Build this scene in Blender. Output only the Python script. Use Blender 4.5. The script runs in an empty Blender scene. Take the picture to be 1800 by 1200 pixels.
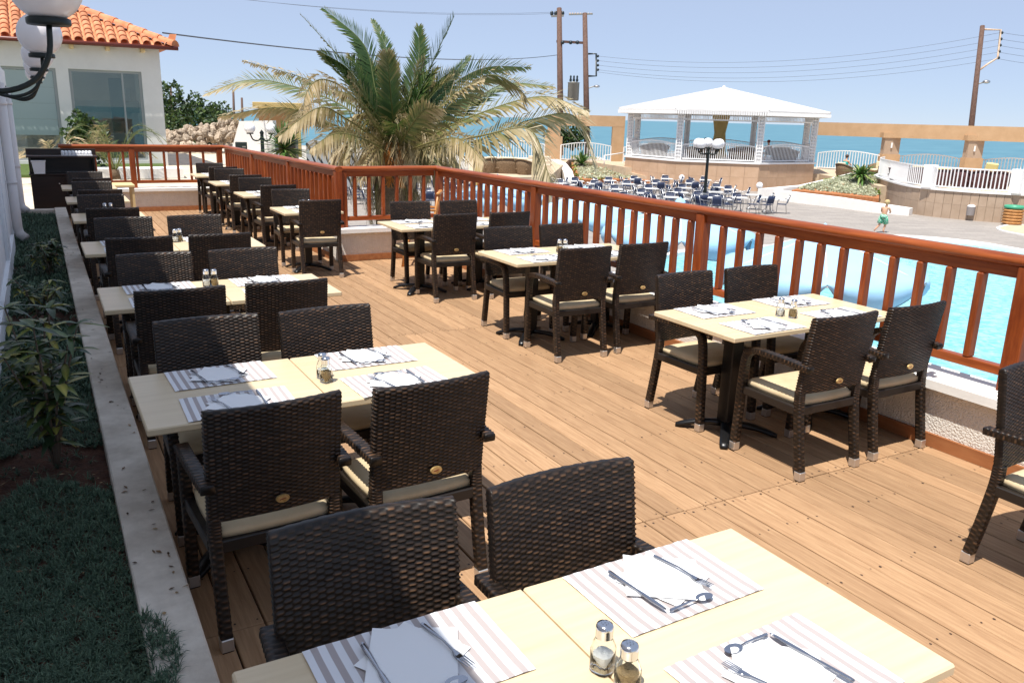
import bpy, bmesh, math, random
from mathutils import Vector, Matrix
random.seed(7)
C = bpy.context.scene.collection
PI = math.pi
def V(*a): return Vector(a)

# ------------------------------------------------------------------ camera
FPX, PITCH, ROLL, YAW, HCAM = 1445.77, 0.266317, 0.0266426, 0.517989, 1.9
_F = V(math.sin(YAW)*math.cos(PITCH), math.cos(YAW)*math.cos(PITCH), -math.sin(PITCH))
_r = V(math.cos(YAW), -math.sin(YAW), 0)
_u = _r.cross(_F)
RT = math.cos(ROLL)*_r + math.sin(ROLL)*_u
UP = -math.sin(ROLL)*_r + math.cos(ROLL)*_u
CAM = V(0, 0, HCAM)
cam = bpy.data.cameras.new('camera')
cam.sensor_width = 36.0
cam.lens = FPX/1800*36
cam.clip_start = 0.05
cam.clip_end = 20000
co = bpy.data.objects.new('camera', cam)
C.objects.link(co)
co.matrix_world = Matrix(((RT.x, UP.x, -_F.x, 0), (RT.y, UP.y, -_F.y, 0), (RT.z, UP.z, -_F.z, HCAM), (0, 0, 0, 1)))
bpy.context.scene.camera = co

# ------------------------------------------------------------------ world, sun, exposure
SUND = V(0.36, 0.20, -1.0).normalized()          # the way the sunlight travels
w = bpy.data.worlds.new('World'); bpy.context.scene.world = w; w.use_nodes = True
nt = w.node_tree; bg = nt.nodes['Background']
sky = nt.nodes.new('ShaderNodeTexSky'); sky.sky_type = 'NISHITA'; sky.sun_disc = False
sky.sun_elevation = math.asin(-SUND.z); sky.sun_rotation = math.atan2(-SUND.x, -SUND.y)
sky.altitude = 0; sky.air_density = 0.6; sky.dust_density = 0.0; sky.ozone_density = 6.0
hz = nt.nodes.new('ShaderNodeMix'); hz.data_type = 'RGBA'; hz.inputs[0].default_value = 0.72    # an even summer haze over the whole dome
nt.links.new(sky.outputs[0], hz.inputs[6]); hz.inputs[7].default_value = (4.1, 4.75, 6.1, 1)
nt.links.new(hz.outputs[2], bg.inputs[0]); bg.inputs[1].default_value = 0.1
sl = bpy.data.lights.new('sun', 'SUN'); sl.energy = 4.6; sl.angle = math.radians(0.53); sl.color = (1.0, 0.96, 0.89)
so = bpy.data.objects.new('sun', sl); C.objects.link(so)
so.rotation_euler = SUND.to_track_quat('-Z', 'Y').to_euler(); so.location = (0, 0, 40)
vs = bpy.context.scene.view_settings
vs.view_transform = 'Standard'; vs.look = 'None'; vs.gamma = 1.0; vs.use_curve_mapping = False; vs.exposure = 0.5

# ------------------------------------------------------------------ places: a pixel of the 1800 x 1200 photograph -> a point on a known surface
def ray(px, py): return RT*(px-900) - UP*(py-600) + _F*FPX
def at(px, py, z):
    k = ray(px, py); return CAM + k*((z-HCAM)/k.z)
def atY(px, py, Y):
    k = ray(px, py); return CAM + k*(Y/k.y)
def atF(px, py, depth): return CAM + ray(px, py)*(depth/FPX)
def heading(p): return -math.atan2(p.x, p.y)      # rz that turns local +Y away from the camera

# ------------------------------------------------------------------ materials
MAT = {}
def N(nt, kind, **kw):
    n = nt.nodes.new(kind)
    for k, v in kw.items(): setattr(n, k, v)
    return n
def mat(name, col, rough=0.6, metal=0.0, col2=None, scale=8.0, stretch=(1, 1, 1), bump=0.0, bscale=None, coat=0.0,
        rand=0.0, spec=0.5, detail=6.0, trans=0.0, ior=1.45, lo=0.35, hi=0.68, coords='Object', bdist=0.02, emit=None, sheen=0.0):
    m = bpy.data.materials.new(name); m.use_nodes = True
    t = m.node_tree; b = t.nodes['Principled BSDF']
    b.inputs['Base Color'].default_value = (*col, 1); b.inputs['Roughness'].default_value = rough
    b.inputs['Metallic'].default_value = metal; b.inputs['Specular IOR Level'].default_value = spec
    b.inputs['Coat Weight'].default_value = coat; b.inputs['Coat Roughness'].default_value = 0.15
    b.inputs['Transmission Weight'].default_value = trans; b.inputs['IOR'].default_value = ior
    out = None
    if col2 is not None or bump:
        tc = N(t, 'ShaderNodeTexCoord'); mp = N(t, 'ShaderNodeMapping'); mp.inputs['Scale'].default_value = stretch
        t.links.new(tc.outputs[coords], mp.inputs[0])
    if col2 is not None:
        ns = N(t, 'ShaderNodeTexNoise'); ns.inputs['Scale'].default_value = scale; ns.inputs['Detail'].default_value = detail
        ns.inputs['Roughness'].default_value = 0.62
        if rand:
            oi = N(t, 'ShaderNodeObjectInfo'); ml = N(t, 'ShaderNodeMath', operation='MULTIPLY'); ml.inputs[1].default_value = 37.0
            t.links.new(oi.outputs['Random'], ml.inputs[0])
            ad = N(t, 'ShaderNodeVectorMath', operation='ADD'); t.links.new(mp.outputs[0], ad.inputs[0]); t.links.new(ml.outputs[0], ad.inputs[1])
            t.links.new(ad.outputs[0], ns.inputs[0])
        else: t.links.new(mp.outputs[0], ns.inputs[0])
        rp = N(t, 'ShaderNodeValToRGB'); rp.color_ramp.elements[0].color = (*col, 1); rp.color_ramp.elements[1].color = (*col2, 1)
        rp.color_ramp.elements[0].position = lo; rp.color_ramp.elements[1].position = hi
        t.links.new(ns.outputs[0], rp.inputs[0]); out = rp.outputs[0]
        if rand:
            hs = N(t, 'ShaderNodeHueSaturation'); mr = N(t, 'ShaderNodeMapRange')
            mr.inputs[3].default_value = 1-rand; mr.inputs[4].default_value = 1+rand
            t.links.new(oi.outputs['Random'], mr.inputs[0]); t.links.new(mr.outputs[0], hs.inputs['Value']); t.links.new(out, hs.inputs['Color']); out = hs.outputs[0]
        t.links.new(out, b.inputs['Base Color'])
    if bump:
        n2 = N(t, 'ShaderNodeTexNoise'); n2.inputs['Scale'].default_value = bscale or scale*3; n2.inputs['Detail'].default_value = 5
        t.links.new(mp.outputs[0], n2.inputs[0]); bp = N(t, 'ShaderNodeBump'); bp.inputs['Strength'].default_value = bump; bp.inputs['Distance'].default_value = bdist
        t.links.new(n2.outputs[0], bp.inputs['Height']); t.links.new(bp.outputs[0], b.inputs['Normal'])
    MAT[name] = m
    return m
def attr_mat(name, stops, rough=0.5, attr='tone', spec=0.5, trans_col=None, rand=0):
    """colour from a per-vertex value (tone of strand or leaf; wicker also carries painted gap shade) through a ramp"""
    m = bpy.data.materials.new(name); m.use_nodes = True; t = m.node_tree; b = t.nodes['Principled BSDF']
    a = N(t, 'ShaderNodeAttribute', attribute_name=attr); rp = N(t, 'ShaderNodeValToRGB')
    e = rp.color_ramp.elements
    e[0].position, e[0].color = stops[0][0], (*stops[0][1], 1); e[1].position, e[1].color = stops[-1][0], (*stops[-1][1], 1)
    for p, c in stops[1:-1]:
        x = e.new(p); x.color = (*c, 1)
    t.links.new(a.outputs['Fac'], rp.inputs[0]); t.links.new(rp.outputs[0], b.inputs['Base Color'])
    if rand:
        oi = N(t, 'ShaderNodeObjectInfo'); mr = N(t, 'ShaderNodeMapRange'); mr.inputs[3].default_value = 1-rand; mr.inputs[4].default_value = 1+rand; hs = N(t, 'ShaderNodeHueSaturation')
        t.links.new(oi.outputs['Random'], mr.inputs[0]); t.links.new(mr.outputs[0], hs.inputs['Value']); t.links.new(rp.outputs[0], hs.inputs['Color']); t.links.new(hs.outputs[0], b.inputs['Base Color'])
    b.inputs['Roughness'].default_value = rough; b.inputs['Specular IOR Level'].default_value = spec
    if trans_col:                                   # thin leaves let some light through
        tr = N(t, 'ShaderNodeBsdfTranslucent'); mx = N(t, 'ShaderNodeMixShader'); mx.inputs[0].default_value = trans_col
        t.links.new(rp.outputs[0], tr.inputs[0]); t.links.new(b.outputs[0], mx.inputs[1]); t.links.new(tr.outputs[0], mx.inputs[2])
        t.links.new(mx.outputs[0], t.nodes['Material Output'].inputs[0])
    MAT[name] = m
    return m

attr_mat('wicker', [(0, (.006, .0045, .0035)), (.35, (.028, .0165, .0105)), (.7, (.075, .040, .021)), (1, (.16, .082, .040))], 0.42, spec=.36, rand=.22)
mat('leg_plastic', (.014, .010, .008), .45)
mat('cushion', (.55, .43, .26), .85, col2=(.63, .51, .33), scale=7, rand=.07, bump=.45, bscale=11, bdist=.012)
mat('cap_steel', (.62, .58, .54), .42, .85)
mat('badge', (.42, .25, .08), .35, .6, col2=(.75, .55, .25), scale=60)
mat('badge_mark', (.25, .03, .02), .5)
mat('deck_wood', (.29, .165, .086), .72, col2=(.445, .276, .152), scale=5, stretch=(14, .8, 14), rand=.16, bump=.25, bscale=28, bdist=.004, spec=.35, lo=.3, hi=.7)
mat('deck_dark', (.06, .032, .018), .9)
mat('nail', (.06, .035, .025), .7)
mat('rail_wood', (.165, .030, .007), .42, col2=(.31, .072, .015), scale=4, stretch=(6, 6, .8), coat=.15, spec=.35, rand=.12, bump=.1, bscale=20, bdist=.003)
mat('rail_wood_long', (.19, .037, .008), .40, col2=(.36, .088, .018), scale=3, stretch=(.6, 9, 9), coat=.15, spec=.35, bump=.1, bscale=20, bdist=.003)
mat('base_board', (.27, .095, .032), .6, col2=(.38, .155, .06), scale=4, stretch=(5, .8, 5))
mat('stucco', (.74, .69, .62), .95, col2=(.82, .77, .70), scale=14, bump=.9, bscale=75, bdist=.02, spec=.2)
mat('coping', (.80, .78, .74), .8, col2=(.86, .84, .80), scale=9, bump=.15, bscale=60, bdist=.006)
mat('kerb', (.52, .455, .375), .88, col2=(.74, .67, .57), scale=6, bump=.3, bscale=40, bdist=.006)
mat('facade', (.74, .76, .78), .8, col2=(.80, .81, .82), scale=3, bump=.12, bscale=90, bdist=.004)
mat('pipe', (.72, .68, .66), .45)
mat('soil', (.055, .022, .012), .95, col2=(.11, .045, .024), scale=22, bump=.8, bscale=60, bdist=.03)
mat('table_wood', (.61, .475, .295), .34, col2=(.69, .555, .365), scale=2.2, stretch=(1, 16, 1), rand=.04, spec=.5, detail=9, lo=.25, hi=.62, bump=.06, bscale=30, bdist=.002)
mat('table_edge', (.66, .47, .24), .42, col2=(.72, .53, .29), scale=4)
mat('black_metal', (.012, .012, .013), .32, .3)
mat('napkin', (.86, .86, .86), .8, bump=.2, bscale=25, bdist=.004)
mat('steel', (.46, .47, .51), .17, 1.0)
mat('glass', (.95, .97, .96), .03, trans=1.0, ior=1.3)
mat('salt', (.85, .84, .82), .9, bump=.5, bscale=500, bdist=.002)
mat('pepper', (.24, .15, .06), .9, col2=(.40, .27, .12), scale=300)
mat('globe', (.80, .76, .76), .22, coat=.4)
mat('iron', (.010, .016, .015), .4, .2)
mat('cabinet', (.016, .008, .006), .3, col2=(.03, .014, .009), scale=4, stretch=(1, 1, 6), coat=.2)
mat('white_paint', (.86, .85, .84), .5)
mat('white_roof', (.66, .64, .62), .6, col2=(.72, .70, .68), scale=.6)
mat('white_plastic', (.75, .75, .76), .5)
mat('orange_wood', (.50, .20, .045), .4, col2=(.62, .28, .08), scale=5, stretch=(2, 2, .6), coat=.2)
mat('pale_wood', (.66, .47, .22), .5, col2=(.74, .55, .28), scale=5)
mat('house_wall', (.70, .68, .65), .9, col2=(.75, .73, .70), scale=2.5, bump=.1, bscale=60, bdist=.01)
mat('roof_tile', (.52, .175, .075), .75, col2=(.66, .29, .15), scale=3, rand=.18)
mat('gutter', (.13, .025, .015), .4)
mat('frame_grey', (.32, .34, .34), .5)
mat('window_glass', (.035, .055, .055), .04, spec=.9, coat=1.0)
mat('blind', (.36, .43, .43), .8)
mat('ochre', (.47, .30, .165), .85, col2=(.54, .355, .205), scale=1.5, bump=.1, bscale=40, bdist=.01)
mat('ochre_yellow', (.48, .34, .12), .85, col2=(.55, .40, .16), scale=1.5)
mat('stone_clad', (.40, .29, .205), .85, col2=(.47, .35, .255), scale=2, rand=.05)
mat('pink_clad', (.52, .34, .215), .85, col2=(.58, .39, .26), scale=2, rand=.05)
mat('sand', (.50, .385, .26), .95, col2=(.58, .46, .33), scale=4)
mat('step_stone', (.54, .45, .34), .85, col2=(.72, .61, .47), scale=2)
mat('white_wall', (.80, .77, .73), .85, col2=(.85, .82, .78), scale=3)
mat('rock', (.30, .22, .155), .95, col2=(.62, .52, .40), scale=2.2, rand=.3, bump=.6, bscale=6, bdist=.1)
mat('bark', (.085, .055, .032), .95, col2=(.20, .135, .08), scale=6, stretch=(1, 1, 3), bump=.7, bscale=14, bdist=.05)
mat('grey_bark', (.12, .09, .065), .9, col2=(.2, .15, .11), scale=8, stretch=(3, 3, .4), bump=.3)
mat('pole_wood', (.085, .045, .032), .85, col2=(.17, .10, .075), scale=6, stretch=(3, 3, .3))
mat('wire', (.10, .11, .13), .6)
mat('insulator', (.02, .03, .035), .3)
mat('grey_metal', (.28, .27, .24), .5, .4)
mat('rust_metal', (.50, .33, .22), .7, col2=(.7, .56, .42), scale=6)
mat('parasol', (.31, .55, .77), .75, col2=(.35, .59, .80), scale=1.5, bump=.25, bscale=4, bdist=.03)
mat('parasol_trim', (.16, .22, .27), .7)
mat('blue_weave', (.013, .022, .058), .6, col2=(.022, .038, .095), scale=60)
mat('aluminium', (.50, .50, .51), .35, .9)
mat('table_white', (.66, .65, .63), .4)
mat('brown_wicker', (.105, .062, .032), .8, col2=(.30, .20, .115), scale=26, stretch=(1, 1, 2.2), bump=.9, bscale=60, bdist=.02, detail=2)
mat('dark_wicker', (.045, .014, .016), .7, col2=(.13, .05, .05), scale=24, bump=.8, bscale=50, bdist=.02)
mat('yellow_fabric', (.78, .66, .28), .85)
mat('cream_fabric', (.74, .66, .46), .85)
mat('red_hair', (.16, .03, .02), .8)
mat('green_fabric', (.02, .30, .27), .8)
mat('skin', (.60, .33, .21), .55, spec=.4)
mat('blond', (.45, .30, .13), .8, col2=(.62, .46, .24), scale=30)
mat('brown_hair', (.10, .055, .035), .8)
mat('shorts', (.05, .36, .20), .8, col2=(.55, .72, .60), scale=22, lo=.5, hi=.58)
mat('dark_fabric', (.03, .03, .04), .8)
mat('log', (.42, .19, .06), .7, col2=(.55, .28, .10), scale=4, stretch=(1, 1, 4))
mat('green_metal', (.06, .34, .20), .45)
mat('bin_grey', (.28, .25, .24), .7)
mat('speaker', (.012, .022, .020), .5)
mat('asphalt_land', (.42, .38, .33), .95, col2=(.50, .46, .40), scale=.3)
mat('hill', (.42, .44, .46), .95, col2=(.50, .50, .50), scale=.02)
mat('lawn', (.06, .10, .02), .95, col2=(.13, .18, .045), scale=9, bump=.8, bscale=90, bdist=.03)
mat('orange_soil', (.34, .12, .045), .95, col2=(.44, .19, .08), scale=9)
attr_mat('palm_leaf', [(0, (.022, .062, .010)), (.30, (.055, .105, .022)), (.48, (.16, .165, .045)), (.68, (.30, .235, .10)), (1, (.58, .46, .28))], .5, trans_col=.25)
attr_mat('leaf', [(0, (.012, .032, .008)), (.6, (.035, .075, .016)), (1, (.10, .15, .03))], .5, trans_col=.2)
attr_mat('yucca', [(0, (.025, .075, .015)), (.6, (.09, .20, .04)), (1, (.32, .36, .11))], .45, trans_col=.15)
attr_mat('variegated', [(0, (.022, .046, .018)), (.5, (.060, .105, .030)), (.72, (.20, .21, .045)), (1, (.46, .40, .09))], .38, trans_col=.12)
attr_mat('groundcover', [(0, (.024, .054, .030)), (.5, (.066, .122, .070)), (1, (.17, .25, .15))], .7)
attr_mat('silver_plant', [(0, (.42, .44, .29)), (.6, (.60, .61, .44)), (1, (.78, .78, .60))], .8, trans_col=.25)
attr_mat('edge_plant', [(0, (.07, .13, .02)), (.5, (.20, .28, .04)), (.85, (.42, .40, .07)), (1, (.36, .10, .04))], .6)

def pane_mat(name):
    m = bpy.data.materials.new(name); m.use_nodes = True; t = m.node_tree; g_ = N(t, 'ShaderNodeBsdfGlossy'); g_.inputs['Roughness'].default_value = .01; g_.inputs['Color'].default_value = (.9, .95, .95, 1)
    tr = N(t, 'ShaderNodeBsdfTransparent'); tr.inputs[0].default_value = (.62, .70, .68, 1); mx = N(t, 'ShaderNodeMixShader'); fr = N(t, 'ShaderNodeFresnel'); fr.inputs[0].default_value = 1.45
    ad = N(t, 'ShaderNodeMath', operation='ADD'); ad.inputs[1].default_value = .05; t.links.new(fr.outputs[0], ad.inputs[0]); t.links.new(ad.outputs[0], mx.inputs[0])
    t.links.new(tr.outputs[0], mx.inputs[1]); t.links.new(g_.outputs[0], mx.inputs[2]); t.links.new(mx.outputs[0], t.nodes['Material Output'].inputs[0]); MAT[name] = m
pane_mat('clear_pane')
def ramp_mat_mat(name):
    """printed paper: beige and white bars across the mat"""
    m = bpy.data.materials.new(name); m.use_nodes = True; t = m.node_tree; b = t.nodes['Principled BSDF']
    tc = N(t, 'ShaderNodeTexCoord'); sp = N(t, 'ShaderNodeSeparateXYZ'); t.links.new(tc.outputs['Object'], sp.inputs[0])
    ad = N(t, 'ShaderNodeMath', operation='MULTIPLY_ADD'); ad.inputs[1].default_value = 1/0.0345; ad.inputs[2].default_value = 20.25; t.links.new(sp.outputs[0], ad.inputs[0])
    fr = N(t, 'ShaderNodeMath', operation='FRACT'); t.links.new(ad.outputs[0], fr.inputs[0])
    rp = N(t, 'ShaderNodeValToRGB'); rp.color_ramp.interpolation = 'LINEAR'
    e = rp.color_ramp.elements; A = (.74, .74, .76, 1); B = (.405, .355, .345, 1)
    e[0].position = 0; e[0].color = A; e[1].position = .50; e[1].color = A
    for p, c in ((.53, B), (.97, B), (1.0, A)):
        x = e.new(p); x.color = c
    t.links.new(fr.outputs[0], rp.inputs[0]); t.links.new(rp.outputs[0], b.inputs['Base Color']); b.inputs['Roughness'].default_value = .75
    MAT[name] = m
ramp_mat_mat('placemat')
def zebra_mat():
    m = bpy.data.materials.new('zebra'); m.use_nodes = True; t = m.node_tree; b = t.nodes['Principled BSDF']
    tc = N(t, 'ShaderNodeTexCoord'); mp = N(t, 'ShaderNodeMapping'); mp.inputs['Rotation'].default_value = (0, math.radians(22), 0); t.links.new(tc.outputs['Object'], mp.inputs[0])
    wv = N(t, 'ShaderNodeTexWave'); wv.inputs['Scale'].default_value = 1.5; wv.inputs['Distortion'].default_value = 7; wv.inputs['Detail'].default_value = 1.2; wv.inputs['Detail Scale'].default_value = .9
    t.links.new(mp.outputs[0], wv.inputs[0])
    rp = N(t, 'ShaderNodeValToRGB'); rp.color_ramp.elements[0].position = .22; rp.color_ramp.elements[0].color = (.012, .014, .018, 1)
    rp.color_ramp.elements[1].position = .30; rp.color_ramp.elements[1].color = (.40, .42, .45, 1)
    t.links.new(wv.outputs[0], rp.inputs[0]); t.links.new(rp.outputs[0], b.inputs['Base Color']); b.inputs['Roughness'].default_value = .6; MAT['zebra'] = m
zebra_mat()
def brick_mat(name, c1, c2, mortar, scale, w_, h_, msize=.02, rough=.85, rot=0):
    m = bpy.data.materials.new(name); m.use_nodes = True; t = m.node_tree; b = t.nodes['Principled BSDF']
    tc = N(t, 'ShaderNodeTexCoord'); mp = N(t, 'ShaderNodeMapping'); mp.inputs['Rotation'].default_value = (0, 0, rot); t.links.new(tc.outputs['Object'], mp.inputs[0])
    bt = N(t, 'ShaderNodeTexBrick'); bt.inputs['Color1'].default_value = (*c1, 1); bt.inputs['Color2'].default_value = (*c2, 1); bt.inputs['Mortar'].default_value = (*mortar, 1)
    bt.inputs['Scale'].default_value = scale; bt.inputs['Brick Width'].default_value = w_; bt.inputs['Row Height'].default_value = h_; bt.inputs['Mortar Size'].default_value = msize
    t.links.new(mp.outputs[0], bt.inputs[0])
    ns = N(t, 'ShaderNodeTexNoise'); ns.inputs['Scale'].default_value = .7; ns.inputs['Detail'].default_value = 5; t.links.new(tc.outputs['Object'], ns.inputs[0])
    mr = N(t, 'ShaderNodeMapRange'); mr.inputs[3].default_value = .84; mr.inputs[4].default_value = 1.12; t.links.new(ns.outputs[0], mr.inputs[0])
    hs = N(t, 'ShaderNodeHueSaturation'); t.links.new(bt.outputs[0], hs.inputs['Color']); t.links.new(mr.outputs[0], hs.inputs['Value'])
    t.links.new(hs.outputs[0], b.inputs['Base Color']); b.inputs['Roughness'].default_value = rough
    bp = N(t, 'ShaderNodeBump'); bp.inputs['Strength'].default_value = .4; bp.inputs['Distance'].default_value = .01; t.links.new(bt.outputs['Fac'], bp.inputs['Height']); bp.invert = True
    t.links.new(bp.outputs[0], b.inputs['Normal']); MAT[name] = m
brick_mat('paving', (.285, .255, .23), (.36, .32, .285), (.24, .21, .185), 1.0, .9, .3, .012, rot=.62)
def water_mat(name, c1, c2, scale, rough, bump, bdist, stretch=(1, 1, 1), caustic=False):
    m = bpy.data.materials.new(name); m.use_nodes = True; t = m.node_tree; b = t.nodes['Principled BSDF']
    tc = N(t, 'ShaderNodeTexCoord'); mp = N(t, 'ShaderNodeMapping'); mp.inputs['Scale'].default_value = stretch; t.links.new(tc.outputs['Object'], mp.inputs[0])
    ns = N(t, 'ShaderNodeTexNoise'); ns.inputs['Scale'].default_value = scale; ns.inputs['Detail'].default_value = 7; ns.inputs['Distortion'].default_value = .6; t.links.new(mp.outputs[0], ns.inputs[0])
    rp = N(t, 'ShaderNodeValToRGB'); rp.color_ramp.elements[0].position = .36; rp.color_ramp.elements[0].color = (*c1, 1); rp.color_ramp.elements[1].position = .64; rp.color_ramp.elements[1].color = (*c2, 1)
    t.links.new(ns.outputs[0], rp.inputs[0]); t.links.new(rp.outputs[0], b.inputs['Base Color'])
    b.inputs['Roughness'].default_value = rough; b.inputs['IOR'].default_value = 1.33
    bp = N(t, 'ShaderNodeBump'); bp.inputs['Strength'].default_value = bump; bp.inputs['Distance'].default_value = bdist; t.links.new(ns.outputs[0], bp.inputs['Height']); t.links.new(bp.outputs[0], b.inputs['Normal'])
    MAT[name] = m
water_mat('pool_water', (.13, .49, .59), (.33, .69, .765), 6.0, .10, .5, .04)  # colour noise paints ripple sparkle and caustics into the water
water_mat('sea_water', (.042, .17, .225), (.078, .225, .28), .05, .35, .6, .5, stretch=(1, 2.2, 1))  # paler tones, sea haze blended into the water colour

# ------------------------------------------------------------------ mesh builder
class MB:
    def __init__(s): s.v = []; s.f = []; s.t = []; s.sm = []
    def add(s, vs, fs, tone=None, smooth=False):
        o = len(s.v); s.v += [tuple(v) for v in vs]; s.f += [tuple(i+o for i in f) for f in fs]; s.sm += [smooth]*len(fs)
        if tone is None: tone = 0.5
        s.t += (list(tone) if hasattr(tone, '__len__') else [tone]*len(vs))
        return s
    def box(s, x0, x1, y0, y1, z0, z1, tone=None):
        return s.add([(x0, y0, z0), (x1, y0, z0), (x1, y1, z0), (x0, y1, z0), (x0, y0, z1), (x1, y0, z1), (x1, y1, z1), (x0, y1, z1)],
                     [(0, 3, 2, 1), (4, 5, 6, 7), (0, 1, 5, 4), (1, 2, 6, 5), (2, 3, 7, 6), (3, 0, 4, 7)], tone)
    def bbox(s, x0, x1, y0, y1, z0, z1, b=.01):
        """box with chamfered edges"""
        vs = []
        for (sx, sy, sz) in [(a, b_, c) for a in (0, 1) for b_ in (0, 1) for c in (0, 1)]: pass
        xs = (x0, x0+b, x1-b, x1); ys = (y0, y0+b, y1-b, y1); zs = (z0, z0+b, z1-b, z1)
        idx = {}; vs = []; fs = []
        def g(i, j, k):
            if (i, j, k) not in idx: idx[(i, j, k)] = len(vs); vs.append((xs[i], ys[j], zs[k]))
            return idx[(i, j, k)]
        fs += [(g(1, 1, 0), g(1, 2, 0), g(2, 2, 0), g(2, 1, 0)), (g(1, 1, 3), g(2, 1, 3), g(2, 2, 3), g(1, 2, 3)),
               (g(1, 0, 1), g(2, 0, 1), g(2, 0, 2), g(1, 0, 2)), (g(1, 3, 1), g(1, 3, 2), g(2, 3, 2), g(2, 3, 1)),
               (g(0, 1, 1), g(0, 1, 2), g(0, 2, 2), g(0, 2, 1)), (g(3, 1, 1), g(3, 2, 1), g(3, 2, 2), g(3, 1, 2))]
        for i, ii in ((1, 1), (2, 2)): pass
        # edges
        for k, kk in ((0, 1), (3, 2)):
            for j, jj in ((0, 1), (3, 2)): fs.append((g(1, jj, k), g(2, jj, k), g(2, j, kk), g(1, j, kk)))
            for i, ii in ((0, 1), (3, 2)): fs.append((g(ii, 1, k), g(ii, 2, k), g(i, 2, kk), g(i, 1, kk)))
        for i, ii in ((0, 1), (3, 2)):
            for j, jj in ((0, 1), (3, 2)):
                fs.append((g(i, jj, 1), g(i, jj, 2), g(ii, j, 2), g(ii, j, 1)))
                for k, kk in ((0, 1), (3, 2)): fs.append((g(i, jj, kk), g(ii, j, kk), g(ii, jj, k)))
        return s.add(vs, fs)
    def beam(s, a, b, wd, ht, up=V(0, 0, 1), tone=None):
        a = Vector(a); b = Vector(b); d = (b-a).normalized(); x = d.cross(up)
        if x.length < 1e-4: x = d.cross(V(1, 0, 0))
        x.normalize(); y = x.cross(d)
        vs = [p + x*(sx*wd/2) + y*(sy*ht/2) for p in (a, b) for sx, sy in ((-1, -1), (1, -1), (1, 1), (-1, 1))]
        return s.add(vs, [(0, 1, 2, 3), (7, 6, 5, 4), (0, 4, 5, 1), (1, 5, 6, 2), (2, 6, 7, 3), (3, 7, 4, 0)], tone)
    def tube(s, pts, r, n=8, tone=None, cap=True, smooth=True):
        pts = [Vector(p) for p in pts]; m = len(pts); rs = r if hasattr(r, '__len__') else [r]*m
        vs = []; px = None
        for i, p in enumerate(pts):
            d = (pts[min(i+1, m-1)]-pts[max(i-1, 0)]).normalized()
            x = (px - d*px.dot(d)) if px else d.cross(V(0, 0, 1))
            if x.length < 1e-4: x = d.cross(V(1, 0, 0))
            x.normalize(); px = x; y = d.cross(x)
            vs += [p + x*math.cos(2*PI*k/n)*rs[i] + y*math.sin(2*PI*k/n)*rs[i] for k in range(n)]
        fs = [(i*n+k, i*n+(k+1) % n, (i+1)*n+(k+1) % n, (i+1)*n+k) for i in range(m-1) for k in range(n)]
        if cap: fs += [tuple(range(n-1, -1, -1)), tuple((m-1)*n+k for k in range(n))]
        return s.add(vs, fs, tone, smooth)
    def lathe(s, prof, n=16, c=(0, 0, 0), tone=None, smooth=True):
        vs = [(c[0]+r*math.cos(2*PI*k/n), c[1]+r*math.sin(2*PI*k/n), c[2]+z) for r, z in prof for k in range(n)]
        fs = [(i*n+k, i*n+(k+1) % n, (i+1)*n+(k+1) % n, (i+1)*n+k) for i in range(len(prof)-1) for k in range(n)]
        return s.add(vs, fs, tone, smooth)
    def sphere(s, c, r, n=16, m=10, sq=(1, 1, 1), tone=None):
        prof = [(max(1e-4, math.sin(PI*i/m)), -math.cos(PI*i/m)) for i in range(m+1)]
        vs = [(c[0]+r*sq[0]*q*math.cos(2*PI*k/n), c[1]+r*sq[1]*q*math.sin(2*PI*k/n), c[2]+r*sq[2]*z) for q, z in prof for k in range(n)]
        fs = [(i*n+k, i*n+(k+1) % n, (i+1)*n+(k+1) % n, (i+1)*n+k) for i in range(m) for k in range(n)]
        return s.add(vs, fs, tone, True)
    def prism(s, poly, z0, z1, tone=None):
        n = len(poly); vs = [(p[0], p[1], z0) for p in poly]+[(p[0], p[1], z1) for p in poly]
        a = sum(poly[i][0]*poly[(i+1) % n][1]-poly[(i+1) % n][0]*poly[i][1] for i in range(n))
        if a < 0: vs = vs[:n][::-1]+vs[n:][::-1]
        return s.add(vs, [tuple(range(n-1, -1, -1)), tuple(range(n, 2*n))]+[(i, (i+1) % n, n+(i+1) % n, n+i) for i in range(n)], tone)
    def sheet(s, poly, z, tone=None):
        n = len(poly); a = sum(poly[i][0]*poly[(i+1) % n][1]-poly[(i+1) % n][0]*poly[i][1] for i in range(n))
        if a < 0: poly = poly[::-1]
        return s.add([(p[0], p[1], z) for p in poly], [tuple(range(n))], tone)
    def build(s, name, m, parent=None, loc=None, rz=0, tones=False):
        me = bpy.data.meshes.new(name); me.from_pydata(s.v, [], s.f)
        me.polygons.foreach_set('use_smooth', s.sm)
        if tones:
            at_ = me.attributes.new('tone', 'FLOAT', 'POINT'); at_.data.foreach_set('value', s.t)
        me.materials.append(MAT[m] if isinstance(m, str) else m); me.update()
        return link(name, me, parent, loc, rz)
def link(name, me, parent=None, loc=None, rz=0):
    o = bpy.data.objects.new(name, me); C.objects.link(o)
    if parent: o.parent = parent
    if loc is not None: o.location = loc
    if rz: o.rotation_euler = (0, 0, rz)
    return o
def tag(o, label, cat, group=None):
    o['label'] = label; o['category'] = cat
    if group: o['group'] = group
    return o
def thing(name, label, cat, loc=(0, 0, 0), rz=0, group=None):
    o = bpy.data.objects.new(name, None); C.objects.link(o); o.location = loc; o.rotation_euler = (0, 0, rz); o.empty_display_size = .1
    return tag(o, label, cat, group)
def struct(o): o['kind'] = 'structure'; return o
def stuff(o): o['kind'] = 'stuff'; return o
KIDS = {}
def copy_tree(o, parent=None):
    c = o.copy(); C.objects.link(c); c.parent = parent
    for ch in list(o.children): copy_tree(ch, c)
    return c
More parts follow.
